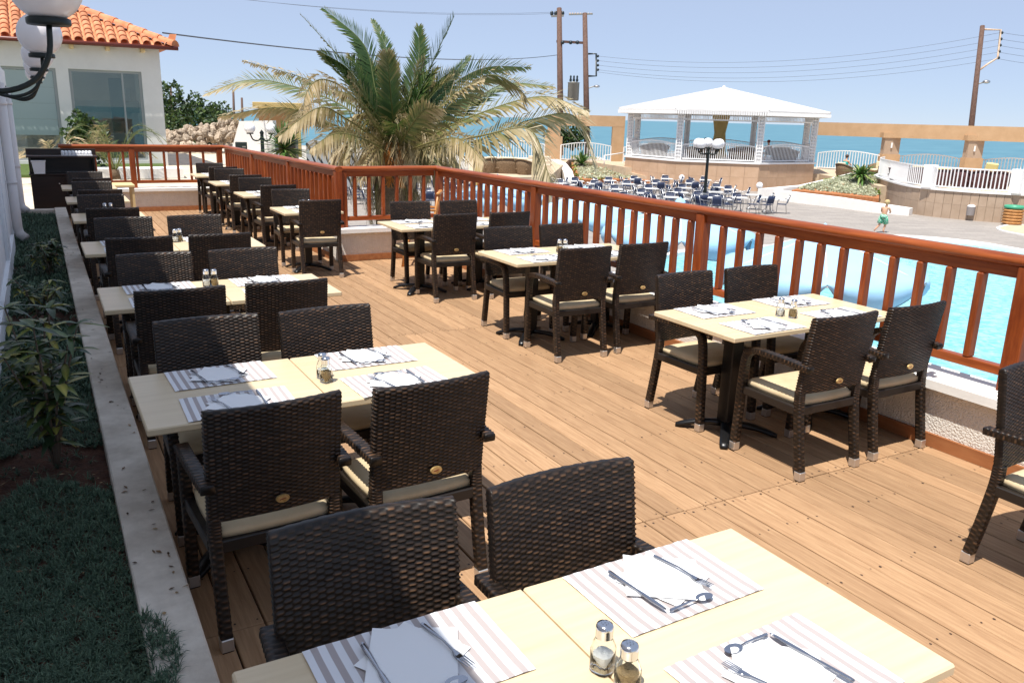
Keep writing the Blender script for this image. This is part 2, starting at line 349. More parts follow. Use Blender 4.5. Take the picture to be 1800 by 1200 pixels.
def place(proto, loc, rz, label, group=None, first=set()):
    if id(proto) in first: o = copy_tree(proto)
    else: first.add(id(proto)); o = proto
    o.location = loc; o.rotation_euler = (0, 0, rz); o['label'] = label
    if group: o['group'] = group
    return o
def curve(pts, n):
    """Catmull-Rom through pts"""
    pts = [Vector(p) for p in pts]; P = [pts[0]*2-pts[1]]+pts+[pts[-1]*2-pts[-2]]; out = []
    m = len(pts)-1
    for i in range(n+1):
        u = i/n*m; k = min(int(u), m-1); t = u-k; a, b, c, d = P[k:k+4]
        out.append(.5*((2*b)+(c-a)*t+(2*a-5*b+4*c-d)*t*t+(3*b-a-3*c+d)*t**3))
    return out

# ================================================================== SETTING: deck, low wall, planter, facade
ZT = -2.2                                            # pool terrace level
BP = 0.131                                           # deck board pitch
deck = struct(MB().box(.30, 4.66, -1.2, 17.05, -.16, -.028).build('deck', 'deck_dark'))
rows = [-1.2, 2.86, 6.63, 10.42, 13.9, 17.02]
bm_cache = {}
nx = int((4.63-.31)/BP)+1
for j in range(len(rows)-1):
    L = rows[j+1]-rows[j]-.006
    for i in range(nx):
        x0 = .312+i*BP; wd = min(BP-.0075, 4.628-x0)
        if wd < .02: continue
        ym = rows[j]+L/2+.003
        if ym > 10.4 and x0 > 3.42: continue
        key = (j, round(wd, 3))
        if key not in bm_cache:
            b_ = MB().bbox(-wd/2, wd/2, -L/2, L/2, -.026, 0, .0035); o = b_.build('plank', 'deck_wood', deck, (x0+wd/2, ym, 0)); bm_cache[key] = o.data
        else: o = link('plank', bm_cache[key], deck, (x0+wd/2, ym, 0))
        o.location.z = random.uniform(-.0015, .0012)
nb = MB()
for j in range(len(rows)-1):
    ys = [rows[j]+.03]+[rows[j]+.42+k*.47 for k in range(20) if rows[j]+.42+k*.47 < rows[j+1]-.2]+[rows[j+1]-.035]
    for y in ys:
        for i in range(nx):
            x0 = .312+i*BP
            if y > 10.4 and x0 > 3.42: continue
            for dx in (.026, .098):
                if random.random() < .32: continue
                x = x0+dx+random.uniform(-.006, .006); yy = y+random.uniform(-.012, .012); r = random.uniform(.0032, .0062)
                nb.add([(x+r*math.cos(a*PI/3), yy+r*1.3*math.sin(a*PI/3), .0018) for a in range(6)], [tuple(range(6))])
stuff(nb.build('nail_heads', 'nail', deck))

# --- ground sheets: land, terrace, lawn level
e1, e2 = at(-2500, 262, ZT), at(900, 262, ZT)
land_poly = [(-60, 0), (-60, 200), (20, 140), (52, 66), (62, 54), (70, 40), (78, 20), (80, -10), (60, -40), (-60, -40)]
struct(MB().sheet(land_poly, ZT-.35).build('ground', 'asphalt_land'))
terr = [(4.95, -25), (4.95, 10.75), (3.5, 10.75), (3.5, 20), (9, 34), (16, 60), (44, 62), (58, 48), (70, 20), (66, -25)]
pool = [(15.6, 19.0), (17.2, 20.0), (19.2, 20.3), (21.2, 20.0), (23.5, 20.1), (26, 20.6), (28.6, 20.2), (29.9, 18.4), (29.6, 15.6), (29.9, 12), (30.5, 8), (29, 3), (23, 0), (15, .5), (10.5, 3), (9.6, 7), (10.2, 10.5), (11.8, 13.2), (13.6, 15.4), (14.8, 17.4)]
def ring_sheet(outer, inner, z, name, m):
    bm = bmesh.new(); es = []
    for poly in (outer, inner):
        vs_ = [bm.verts.new((p[0], p[1], z)) for p in poly]
        es += [bm.edges.new((vs_[i], vs_[(i+1) % len(vs_)])) for i in range(len(vs_))]
    bmesh.ops.triangle_fill(bm, use_beauty=True, use_dissolve=False, edges=es)
    for f in bm.faces:
        if f.normal.z < 0: f.normal_flip()
    me = bpy.data.meshes.new(name); bm.to_mesh(me); bm.free(); me.materials.append(MAT[m]); return link(name, me)
def offset(poly, d):
    n = len(poly); out = []
    for i in range(n):
        a, b, c = Vector(poly[i-1]), Vector(poly[i]), Vector(poly[(i+1) % n]); t = (c-a).normalized(); out.append((b.x-t.y*d, b.y+t.x*d))
    return out
def smooth_loop(poly, n=4):
    m = len(poly); out = []
    for i in range(m):
        a, b, c, d = [Vector(poly[(i+k-1) % m]) for k in range(4)]
        for q in range(n):
            t = q/n; p = .5*((2*b)+(c-a)*t+(2*a-5*b+4*c-d)*t*t+(3*b-a-3*c+d)*t**3); out.append((p.x, p.y))
    return out
pool = smooth_loop(pool)
po = offset(pool, .35)
struct(ring_sheet(terr, po, ZT, 'terrace_paving', 'paving'))
cb = MB(); n_ = len(pool)
vs_ = [(p[0], p[1], ZT+.06) for p in pool]+[(p[0], p[1], ZT+.06) for p in po]+[(p[0], p[1], ZT-.4) for p in pool]+[(p[0], p[1], ZT-.02) for p in po]
cb.add(vs_, [(i, (i+1) % n_, n_+(i+1) % n_, n_+i) for i in range(n_)]+[(i, 2*n_+i, 2*n_+(i+1) % n_, (i+1) % n_) for i in range(n_)]+[(n_+i, n_+(i+1) % n_, 3*n_+(i+1) % n_, 3*n_+i) for i in range(n_)])
struct(cb.build('pool_coping', 'coping'))
struct(MB().sheet(offset(pool, .05), ZT-.06).build('pool', 'pool_water'))
# sea: fine strips are not needed, one sheet to the horizon
struct(MB().add([(-9000, -9000, -5.5), (9000, -9000, -5.5), (9000, 9000, -5.5), (-9000, 9000, -5.5)], [(0, 1, 2, 3)]).build('sea', 'sea_water'))
# upper ground behind the deck
up = [(-14, 17.3), (3.45, 17.3), (6.5, 30), (10.5, 40), (12, 62), (-20, 80), (-30, 40)]
struct(MB().prism(up, ZT-.3, -.06).build('upper_pavement', 'step_stone'))
struct(MB().prism([(-6, 26.5), (3.3, 26.6), (3.8, 31.9), (-6, 31.9)], -.055, .02).build('lawn', 'lawn'))
struct(MB().prism([(.4, 25.6), (3.6, 25.7), (3.66, 26.6), (.4, 26.5)], -.05, .22).build('lawn_kerb', 'coping'))
struct(MB().add([(-40, 95, -3), (20, 140, -3), (20, 141, -3), (-40, 96, -3), (-40, 95, 2.2), (20, 140, 1.8), (20, 141, 1.8), (-40, 96, 2.2)], [(0, 1, 5, 4), (4, 5, 6, 7), (3, 2, 6, 7)]).build('low_coast', 'sand'))
hb = MB()
hp = []
for i in range(40):
    p = atF(230+i*9, 190, 1500); hp.append((p.x, p.y, max(0, 14+16*math.sin(i*.21+.6)+5*math.sin(i*.8))*(1-i/44)))
n2 = len(hp)
hb.add([(x, y, -6) for x, y, z in hp]+[(x, y, z) for x, y, z in hp]+[(x*1.2, y*1.2, -6) for x, y, z in hp], [(i, i+1, n2+i+1, n2+i) for i in range(n2-1)]+[(n2+i, n2+i+1, 2*n2+i+1, 2*n2+i) for i in range(n2-1)])
struct(hb.build('distant_hills', 'hill'))

# --- low white walls round the deck
WX = 4.63
def lowwall(label, a, b, nrm, name='parapet_wall', base=True):
    """wall from a to b (inner face line); nrm points outward"""
    a = Vector(a); b = Vector(b); nrm = Vector(nrm)
    t = thing(name, label, 'wall', (a.x, a.y, 0))
    A = V(0, 0, 0); B = V(b.x-a.x, b.y-a.y, 0); n = V(nrm.x, nrm.y, 0); d = B.normalized()
    def slab(lo, hi, z0, z1, mname, nm, ext=0):
        p = [A-d*ext+n*lo, B+d*ext+n*lo, B+d*ext+n*hi, A-d*ext+n*hi]; m_ = MB().prism([(q.x, q.y) for q in p], z0, z1); return m_.build(nm, mname, t)
    slab(0, .24, ZT if False else -.5, .375, 'stucco', 'wall_body')
    slab(-.065, .27, .375, .43, 'coping', 'coping')
    if base: slab(-.022, -.001, .002, .085, 'base_board', 'base_board')
    return t
lowwall('low white stucco wall with coping under the long pool-side railing', (WX, -1.2), (WX, 10.45), (1, 0))
lowwall('short white stucco wall under the railing in front of the palm', (WX+.24, 10.455), (3.30, 10.455), (0, 1))
lowwall('white stucco wall under the railing along the far narrow end', (3.27, 10.72), (3.12, 16.95), (.9997, .024))
lowwall('low white stucco wall closing the back end of the deck', (3.38, 17.0), (.75, 17.0), (0, 1))

# --- wooden railing, piece by piece
ZR = 1.225
def railing(label, a, b, posts, spacing=.197, first=.1):
    a = Vector(a); b = Vector(b); t = thing('wooden_railing', label, 'railing', (a.x, a.y, 0), 0, 'railing sections round the deck')
    d = (b-a); L = d.length; d.normalize(); ang = math.atan2(d.y, d.x); t.rotation_euler = (0, 0, ang)
    h = MB(); prof = []
    for k in range(12):
        an = 2*PI*k/12; prof.append((math.cos(an)*.056, math.sin(an)*.036))
    vs = [(x, p[0], ZR-.036+p[1]) for x in (-.03, L+.03) for p in prof]
    h.add(vs, [(k, (k+1) % 12, 12+(k+1) % 12, 12+k) for k in range(12)], None, True); h.add(vs, [tuple(range(11, -1, -1)), tuple(range(12, 24))])
    h.build('handrail', 'rail_wood_long', t)
    MB().bbox(0, L, -.022, .022, ZR-.135, ZR-.066, .004).build('top_rail', 'rail_wood_long', t)
    MB().bbox(0, L, -.030, .030, .515, .572, .006).build('bottom_rail', 'rail_wood_long', t)
    pm = None; bal = None
    for x in posts:
        if pm is None:
            o = MB().bbox(-.05, .05, -.045, .045, .43, ZR-.064, .006).build('post', 'rail_wood', t, (x, 0, 0)); pm = o.data
        else: link('post', pm, t, (x, 0, 0))
    x = first
    while x < L-.06:
        if all(abs(x-p) > .085 for p in posts):
            if bal is None:
                o = MB().bbox(-.021, .021, -.032, .032, .5725, ZR-.1355, .007).build('baluster', 'rail_wood', t, (x, 0, 0)); bal = o.data
            else: link('baluster', bal, t, (x, 0, 0))
        x += spacing
    return t
RX = 4.785
railing('long varnished wooden railing beside the pool, running to the right edge', (RX, -1.0), (RX, 10.6), [.08, 3.54, 6.22, 8.94, 11.55], first=.065)
railing('short varnished wooden railing in front of the palm trunk', (RX-.06, 10.6), (3.38, 10.6), [1.30], first=.15)
railing('varnished wooden railing seen end-on beside the single tables', (3.36, 10.56), (3.19, 17.1), [.02, 2.2, 4.4], spacing=.19, first=.16)
railing('varnished wooden railing across the back end of the deck', (3.13, 17.1), (.35, 17.1), [.06, 1.62], spacing=.235, first=.36)

# --- planter bed beside the facade
KX0, KX1 = .135, .305
kerb = struct(MB().bbox(KX0, KX1, -1.5, 15.75, -.2, .25, .006).build('planter_kerb', 'kerb'))
struct(MB().bbox(-.42, KX0, 15.55, 15.75, -.2, .235, .006).build('planter_end_kerb', 'kerb'))
sb_ = MB(); nxs, nys = 7, 120
vs = [(-.42+.56*i/(nxs-1), -1.5+17.1*j/(nys-1), .155+random.uniform(-.012, .018)) for j in range(nys) for i in range(nxs)]
sb_.add(vs, [(j*nxs+i, j*nxs+i+1, (j+1)*nxs+i+1, (j+1)*nxs+i) for j in range(nys-1) for i in range(nxs-1)], None, True)
struct(sb_.build('planter_soil', 'soil'))
# --- building on the left
fac = thing('hotel_facade', 'white hotel facade in shade along the planter on the left', 'building', (-.4, 0, 0))
MB().box(-.5, 0, -3, 16.9, -.2, 3.42).build('wall', 'facade', fac)
MB().box(-.6, .045, -3, 17.0, 2.14, 2.42).build('fascia_band', 'facade', fac)
MB().box(-.6, .10, -3, 17.0, 3.422, 3.52).build('roof_edge', 'facade', fac)
MB().box(.0005, .035, -3, 11.7, -.1, .36).build('plinth', 'facade', fac)
for (y, z0) in ((12.15, .25), (15.35, .25)):
    p = MB(); p.tube([(.07, y, 2.138), (.07, y, z0+.14), (.085, y-.005, z0+.06), (.15, y-.05, z0)], .056, 12); o = p.build('downpipe', 'pipe', fac)
    q = MB()
    for zc in (.95, 1.9): q.lathe([(.058, zc-.02), (.064, zc-.018), (.064, zc+.018), (.058, zc+.02)], 14, (.07, y, 0)); q.box(0, .02, y-.05, y+.05, zc-.016, zc+.016)
    q.build('pipe_bracket', 'pipe', o)
for i, y in enumerate((9.7, 10.2)):
    MB().box(.001, .03, y, y+.18, .36, 2.138).build('pilaster', 'facade', fac)
# globe wall lamps
def wall_lamp(Y, label):
    t = thing('wall_lamp', label, 'lamp', (-.365, Y, 2.15), 0, 'globe lamps along the facade')
    MB().bbox(-.0345, .012, -.035, .035, -.36, .04, .004).build('wall_plate', 'iron', t)
    a = MB(); pts = curve([(.01, 0, .02), (.04, 0, -.07), (.13, 0, -.17), (.26, 0, -.20), (.385, 0, -.15), (.452, 0, -.04), (.465, 0, .085)], 26); a.tube(pts, .0125, 10)
    a.tube(curve([(.012, 0, -.33), (.03, 0, -.20), (.05, 0, -.09), (.02, 0, -.01)], 8), .010, 8); a.sphere((.055, 0, -.075), .017, 10, 8)
    a.build('arm', 'iron', t)
    MB().lathe([(.001, .08), (.084, .08), (.088, .086), (.088, .106), (.080, .111), (.001, .111)], 28, (.465, 0, 0)).build('gallery', 'iron', t)
    MB().sphere((.465, 0, .245), .150, 36, 20).build('globe', 'globe', t)
    return t
for Y, l in ((4.3, 'white globe wall lamp nearest the camera, cut off by the top edge'), (7.3, 'second nearest white globe wall lamp on the left facade'),
             (10.3, 'third white globe wall lamp, half hidden behind the nearer globes'), (13.3, 'fourth white globe wall lamp, mostly hidden, second from farthest'), (16.3, 'farthest white globe wall lamp in the row on the facade')):
    wall_lamp(Y, l)

# ================================================================== WICKER CHAIRS
def woven(mb, rings, per, pu, rowh, amp, seed, dv):
    """rings: list of closed outlines (same count) with outward normals; strands run round the outline, over and under"""
    rnd = random.Random(seed); tone = {}
    n = len(rings[0]); vs = []; ts = []
    for i, ring in enumerate(rings):
        v = i*dv; row = int(v/rowh); fv = v/rowh-row
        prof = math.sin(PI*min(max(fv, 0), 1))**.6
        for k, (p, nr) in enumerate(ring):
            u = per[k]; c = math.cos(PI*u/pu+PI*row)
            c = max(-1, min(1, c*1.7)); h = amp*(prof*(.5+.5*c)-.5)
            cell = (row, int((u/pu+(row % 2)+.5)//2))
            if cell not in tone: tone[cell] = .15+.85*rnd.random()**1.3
            vs.append(p+nr*h); ts.append(prof*(.18+.82*tone[cell])*(.12+.88*max(c, 0)**.7))  # strand tone, with shade between and under strands painted in
    m = len(rings)
    fs = [(i*n+k, i*n+(k+1) % n, (i+1)*n+(k+1) % n, (i+1)*n+k) for i in range(m-1) for k in range(n)]
    fs += [tuple(range(n-1, -1, -1)), tuple((m-1)*n+k for k in range(n))]
    mb.add(vs, fs, ts, True)
def woven_bar(mb, pts, wd, ht, seed, up=V(0, 0, 1), per_side=5):
    """woven square-section bar along pts"""
    L = sum((Vector(pts[i+1])-Vector(pts[i])).length for i in range(len(pts)-1)); dv = .0039; m = max(6, int(L/dv)); cs = curve(pts, m)
    rings = []; per = []
    outl = []
    for s_ in range(4):
        for q in range(per_side):
            t = q/per_side*2-1
            x, y = [(t, -1), (1, t), (-t, 1), (-1, -t)][s_]
            nx_, ny_ = x, y; l = math.hypot(x, y); outl.append((x*(1 if l < 1.3 else .93), y*(1 if l < 1.3 else .93), nx_/l, ny_/l))
    P = 2*(wd+ht); per = [P*k/len(outl) for k in range(len(outl))]; pu = P/6
    for i, p in enumerate(cs):
        d = (cs[min(i+1, m)]-cs[max(i-1, 0)]).normalized(); x = d.cross(up); x.normalize(); y = x.cross(d)
        rings.append([(p+x*(a*wd/2)+y*(b*ht/2), x*c+y*e) for a, b, c, e in outl])
    woven(mb, rings, per, pu, .0108, .0034, seed, dv)
def make_chair():
    t = thing('wicker_chair', 'x', 'chair', (0, 0, 0))
    # backrest: a curved woven slab
    HW, TH = .243, .019
    ring0 = []; per = []; u = 0; nW = 104
    xs = [-HW+2*HW*k/nW for k in range(nW+1)]
    out = [(x, -1) for x in xs]+[(HW, 0)]+[(x, 1) for x in xs[::-1]]+[(-HW, 0)]
    for k, (x, s_) in enumerate(out):
        per.append(u); nx_ = out[(k+1) % len(out)]; u += abs(nx_[0]-x)+abs(nx_[1]-s_)*TH
    dv = .0028; z0, z1 = .487, .922; m = int((z1-z0)/dv); rings = []
    for i in range(m+1):
        z = z0+(z1-z0)*i/m; yc = -.196-.058*((z-.45)/.47)**1.15; rr = []
        e = min(1, (z1-z)/.015)**.5 if z1-z < .015 else 1
        for x, s_ in out:
            c = -.030*(1-(x/HW)**2)*(.5+.5*(z-z0)/(z1-z0)); y = yc+c+s_*TH*(.45+.55*e)
            sx = x*(1-.006*(1-e)) if abs(x) > HW-.001 else x
            n_ = V(0, s_, 0) if s_ else V(1 if x > 0 else -1, 0, 0)
            if abs(abs(x)-HW) < 1e-6 and s_: n_ = V(1 if x > 0 else -1, s_, 0).normalized()
            dz = -.010*(1-abs(x)/HW)*0
            rr.append((V(sx, y, z+dz), n_))
        rings.append(rr)
    b = MB(); woven(b, rings, per, .0215, .0080, .0044, 3, dv); b.build('backrest', 'wicker', t, tones=True)
    # legs
    for s_ in (-1, 1):
        lb = MB(); woven_bar(lb, [(s_*.222, -.262, .052), (s_*.222, -.232, .22), (s_*.222, -.205, .40), (s_*.222, -.200, .50)], .045, .045, 11+s_, up=V(1, 0, 0)); o = lb.build('leg', 'wicker', t, tones=True)
        MB().bbox(s_*.222-.0225, s_*.222+.0225, -.2875, -.2425, .003, .054, .003).build('foot_cap', 'cap_steel', o)
        MB().box(s_*.222-.02, s_*.222+.02, -.285, -.245, .0, .003).build('foot_pad', 'leg_plastic', o)
        lb = MB(); woven_bar(lb, [(s_*.232, .232, .052), (s_*.232, .224, .25), (s_*.234, .216, .44), (s_*.238, .200, .59), (s_*.240, .165, .637)], .045, .045, 21+s_, up=V(1, 0, 0)); o = lb.build('leg', 'wicker', t, tones=True)
        MB().bbox(s_*.232-.0225, s_*.232+.0225, .2095, .2545, .003, .054, .003).build('foot_cap', 'cap_steel', o)
        MB().box(s_*.232-.02, s_*.232+.02, .212, .252, .0, .003).build('foot_pad', 'leg_plastic', o)
        ab = MB(); woven_bar(ab, [(s_*.247, -.275, .642), (s_*.252, -.15, .650), (s_*.254, 0, .655), (s_*.250, .12, .650), (s_*.244, .195, .628)], .050, .034, 31+s_); ab.build('armrest', 'wicker', t, tones=True)
    f = MB()
    f.bbox(-.222, .222, .195, .232, .365, .412, .004); f.bbox(-.205, .205, -.225, -.188, .365, .412, .004)
    f.bbox(-.247, -.213, -.19, .20, .366, .413, .004); f.bbox(.213, .247, -.19, .20, .366, .413, .004)
    f.box(-.215, .215, -.19, .196, .385, .405); f.build('seat_frame', 'leg_plastic', t)
    # cushion: rounded, slightly crowned
    c = MB(); nn = 18; vs = []
    for j in range(nn+1):
        for i in range(nn+1):
            a, b_ = i/nn*2-1, j/nn*2-1
            r = max(abs(a), abs(b_)); kk = 1-.05*min(a*a, b_*b_)*max(a*a, b_*b_)
            dome = (1-r**5)
            vs.append((a*.218*kk, b_*.212*kk+.005, .441+.024*dome**.5 if dome > 0 else .441))
    fs = [(j*(nn+1)+i, j*(nn+1)+i+1, (j+1)*(nn+1)+i+1, (j+1)*(nn+1)+i) for j in range(nn) for i in range(nn)]
    o_ = len(vs); vs2 = [(x, y, .413+(.441-z)*.15) for x, y, z in vs]
    rim = [i for i in range(nn+1)]+[j*(nn+1)+nn for j in range(1, nn+1)]+[nn*(nn+1)+i for i in range(nn-1, -1, -1)]+[j*(nn+1) for j in range(nn-1, 0, -1)]
    c.add(vs+vs2, fs+[tuple(o_+i for i in f_[::-1]) for f_ in fs]+[(rim[k], o_+rim[k], o_+rim[(k+1) % len(rim)], rim[(k+1) % len(rim)]) for k in range(len(rim))], None, True)
    cu = c.build('cushion', 'cushion', t)
    # small oval brass plate on the outer side of the back
    bd = MB(); n_ = 20; yb = -.2585
    bd.add([(.012+.026*math.cos(2*PI*k/n_), yb+.004, .545+.016*math.sin(2*PI*k/n_)) for k in range(n_)]+[(.012+.024*math.cos(2*PI*k/n_), yb-.003, .545+.0145*math.sin(2*PI*k/n_)) for k in range(n_)],
           [(k, n_+k, n_+(k+1) % n_, (k+1) % n_) for k in range(n_)]+[tuple(range(n_, 2*n_))])
    bo = bd.build('badge', 'badge', t)
    MB().add([(.000, yb-.0042, .541), (.024, yb-.0042, .546), (.022, yb-.0042, .549), (.0, yb-.0042, .545)], [(0, 1, 2, 3)]).build('badge_mark', 'badge_mark', bo)
    return t
chair0 = make_chair()
def chair(xc, yback, far, label, jit=True):
    """yback: where the back feet stand; far=True when the chair stands on the far side of its table"""
    r = random.uniform(-.055, .055); xc += random.uniform(-.012, .012)
    if far: place(chair0, (xc, yback-.265, 0), PI+r, label, 'wicker armchairs on the deck')
    else: place(chair0, (xc, yback+.265, 0), r, label, 'wicker armchairs on the deck')

# ================================================================== TABLES
def make_table():
    t = thing('cafe_table', 'x', 'table')
    W, D = .715, .712
    top = MB(); top.bbox(-W/2, W/2, -D/2, D/2, .712, .742, .005)
    top.build('table_top', 'table_wood', t)
    MB().bbox(-.20, .20, -.17, .17, .700, .7119, .003).build('support_plate', 'black_metal', t)
    MB().bbox(-.045, .045, -.045, .045, .055, .699, .006).build('column', 'black_metal', t)
    for k in range(4):
        a = PI/4+k*PI/2; cs, sn = math.cos(a), math.sin(a); f = MB(); rings = []
        for i in range(9):
            u = i/8; r = .03+.285*u; z = .075-.058*u**2.2; hw = .034-.006*u; th = .03-.012*u
            if i == 8: hw *= .72; th *= .7
            p = V(cs*r, sn*r, 0); q = V(-sn, cs, 0)
            rings += [p+q*hw+V(0, 0, max(z-th, .002)), p+q*hw+V(0, 0, z), p+q*hw*.4+V(0, 0, z+.006), p-q*hw*.4+V(0, 0, z+.006), p-q*hw+V(0, 0, z), p-q*hw+V(0, 0, max(z-th, .002))]
        fs = [(i*6+k2, i*6+(k2+1) % 6, (i+1)*6+(k2+1) % 6, (i+1)*6+k2) for i in range(8) for k2 in range(6)]+[tuple(range(5, -1, -1)), tuple(48+k2 for k2 in range(6))]
        f.add(rings, fs, None, True); f.build('foot', 'black_metal', t)
    return t
table0 = make_table()
# --- place setting pieces
def flat(poly, z0, z1): return MB().prism(poly, z0, z1)
def make_mat():
    m = MB(); nx_, ny_ = 12, 6; vs = []
    for j in range(ny_+1):
        for i in range(nx_+1):
            x, y = -.215+.43*i/nx_, -.146+.292*j/ny_; e = max(abs(x)/.215, abs(y)/.146)
            vs.append((x, y, .0012+(.0035*max(0, e-.86)/.14*(.4+.6*math.sin(i*1.3+j)**2))))
    fs = [(j*(nx_+1)+i, j*(nx_+1)+i+1, (j+1)*(nx_+1)+i+1, (j+1)*(nx_+1)+i) for j in range(ny_) for i in range(nx_)]
    n_ = len(vs); m.add(vs+[(x, y, z-.0009) for x, y, z in vs], fs+[tuple(n_+i for i in f[::-1]) for f in fs]); return m
mat_me = make_mat(); nap = MB()
for rz, s_, z in ((.40, .092, .0022), (.98, .098, .0062)):
    nn = 6; vs = []
    for j in range(nn+1):
        for i in range(nn+1):
            x, y = (i/nn*2-1)*s_, (j/nn*2-1)*s_; c_, s2 = math.cos(rz), math.sin(rz)
            vs.append((x*c_-y*s2, x*s2+y*c_, z+.0006*math.sin(i*1.1+j*.7)+(.003 if i == nn and j == nn else 0)))
    nap.add(vs, [(j*(nn+1)+i, j*(nn+1)+i+1, (j+1)*(nn+1)+i+1, (j+1)*(nn+1)+i) for j in range(nn) for i in range(nn)], None, True)
def strip(pts, ws, z, th=.0022, bow=0):
    """cutlery body: outline along +y from half widths"""
    n = len(pts); m = MB(); vs = []
    for y, w_, dz in zip(pts, ws, z): vs += [(-w_, y, dz), (-w_*.5, y, dz+th), (w_*.5, y, dz+th), (w_, y, dz)]
    m.add(vs, [(i*4+k, (i+1)*4+k, (i+1)*4+k+1, i*4+k+1)[::-1] for i in range(n-1) for k in range(3)]+[(i*4, (i+1)*4, (i+1)*4+3, i*4+3) for i in range(n-1)]+[(0, 1, 2, 3), ((n-1)*4, (n-1)*4+3, (n-1)*4+2, (n-1)*4+1)][:2], None, True); return m
def make_knife():
    return strip([-.105, -.098, -.06, -.02, 0, .02, .06, .09, .105], [.003, .0068, .0065, .0048, .0036, .0066, .0078, .006, .0016], [.006]*9, .0032)
def make_fork():
    m = strip([-.098, -.09, -.06, -.01, .03, .045, .06], [.004, .0075, .006, .0032, .004, .0105, .0115], [.006, .006, .008, .011, .008, .006, .006], .0026)
    for k in range(4):
        x = -.009+.006*k; m.add([(x-.0016, .058, .006), (x+.0016, .058, .006), (x+.0009, .098, .009), (x-.0009, .098, .009), (x-.0016, .058, .008), (x+.0016, .058, .008), (x+.0009, .098, .0105), (x-.0009, .098, .0105)], [(4, 5, 6, 7), (0, 3, 2, 1), (0, 1, 5, 4), (1, 2, 6, 5), (2, 3, 7, 6), (3, 0, 4, 7)])
    return m
def make_spoon():
    m = strip([-.07, -.064, -.04, 0, .018], [.003, .0062, .005, .0028, .003], [.006, .006, .008, .010, .008], .0024)
    n_ = 16; vs = [(0, .044, .0045)]
    for r in (.55, 1.0):
        vs += [(.0155*r*math.cos(2*PI*k/n_), .044+.026*r*math.sin(2*PI*k/n_), .0045+(.001 if r < .6 else .006)) for k in range(n_)]
    m.add(vs, [(0, 1+k, 1+(k+1) % n_) for k in range(n_)]+[(1+k, 1+n_+k, 1+n_+(k+1) % n_, 1+(k+1) % n_) for k in range(n_)], None, True)
    return m
proto = {}
def proto_obj(nm, mb, m):
    o = mb.build(nm, m); proto[nm] = o.data; bpy.data.objects.remove(o)
proto_obj('placemat', mat_me, 'placemat'); proto_obj('napkin', nap, 'napkin'); proto_obj('table_knife', make_knife(), 'steel'); proto_obj('table_fork', make_fork(), 'steel'); proto_obj('dessert_spoon', make_spoon(), 'steel')
TZ = .7425
def setting(cx, cy, far, where, mx=1):
    """place setting; where names the place. far: the diner sits on the far side"""
    a = (0 if far else PI)+random.uniform(-.05, .05); R = Matrix.Rotation(a, 3, 'Z')
    def put(nm, x, y, z, rz, label, cat, grp):
        p = R @ V(x, y, 0); o = link(nm, proto[nm], None, (cx+p.x, cy+p.y, TZ+z), a+rz); tag(o, label, cat, grp)
    put('placemat', 0, 0, 0, 0, 'striped paper placemat, '+where, 'placemat', 'striped placemats')
    put('napkin', random.uniform(-.015, .012), random.uniform(-.005, .015), .0035, random.uniform(-.15, .15), 'folded white napkin, '+where, 'napkin', 'white napkins')
    put('table_knife', -.092, -.005, .007, PI+.06+random.uniform(-.08, .08), 'steel knife, '+where, 'knife', 'table knives')
    put('table_fork', .072, .01, .007, PI+.20+random.uniform(-.08, .1), 'steel fork, '+where, 'fork', 'table forks')
    put('dessert_spoon', -.005, -.112, .004, -PI/2+random.uniform(-.06, .06), 'small steel spoon, '+where, 'spoon', 'dessert spoons')
def make_shaker(fill):
    t = thing('pepper_shaker' if fill == 'pepper' else 'salt_shaker', 'x', 'shaker')
    g = MB(); sq = []
    prof = [(.018, 0), (.0195, .002), (.0195, .045), (.018, .056), (.0145, .064), (.0135, .072)]
    def ring(r, z, k): 
        out = []
        for i in range(16):
            a = 2*PI*i/16; p = 3.2 if z < .05 else 2; c_, s_ = math.cos(a), math.sin(a); q = (abs(c_)**p+abs(s_)**p)**(-1/p); out.append((r*q*c_, r*q*s_, z))
        return out
    vs = []
    full = prof+[(.0122, .072), (.0135, .062), (.0165, .054), (.0175, .044), (.0175, .006), (.001, .006)]
    for r, z in full: vs += ring(r, z, 0)
    m_ = len(full); g.add(vs, [(i*16+k, i*16+(k+1) % 16, (i+1)*16+(k+1) % 16, (i+1)*16+k) for i in range(m_-1) for k in range(16)]+[tuple(range(15, -1, -1))], None, True)
    g.build('glass_body', 'glass', t)
    f = MB(); vs = []; hf = .040 if fill == 'pepper' else .034
    for r, z in ((.0168, .0068), (.0168, hf), (.001, hf+.001)): vs += ring(r, z, 0)
    f.add(vs, [(i*16+k, i*16+(k+1) % 16, (i+1)*16+(k+1) % 16, (i+1)*16+k) for i in range(2) for k in range(16)]+[tuple(range(15, -1, -1))]); f.build('contents', fill, t)
    c_ = MB().lathe([(.0146, .066), (.0150, .067), (.0150, .080), (.0155, .081), (.0155, .085), (.0135, .0895), (.007, .0915), (.0005, .092)], 20); cp = c_.build('cap', 'steel_bright', t)
    h = MB()
    for k in range(7):
        a = 2*PI*k/6; r = .006 if k < 6 else 0; x, y = r*math.cos(a), r*math.sin(a); zz = .0926
        h.add([(x+.0008*math.cos(q*PI/3), y+.0008*math.sin(q*PI/3), zz) for q in range(6)], [tuple(range(6))])
    h.build('holes', 'leg_plastic', cp)
    return t
mat('steel_bright', (.62, .63, .66), .14, 1.0)
shk = {'salt': make_shaker('salt'), 'pepper': make_shaker('pepper')}
def shaker(kind, x, y, label):
    o = place(shk[kind], (x, y, TZ), random.uniform(0, .5), label, 'salt and pepper shakers'); o.scale = (1.28, 1.28, 1.28)
W_ = .72
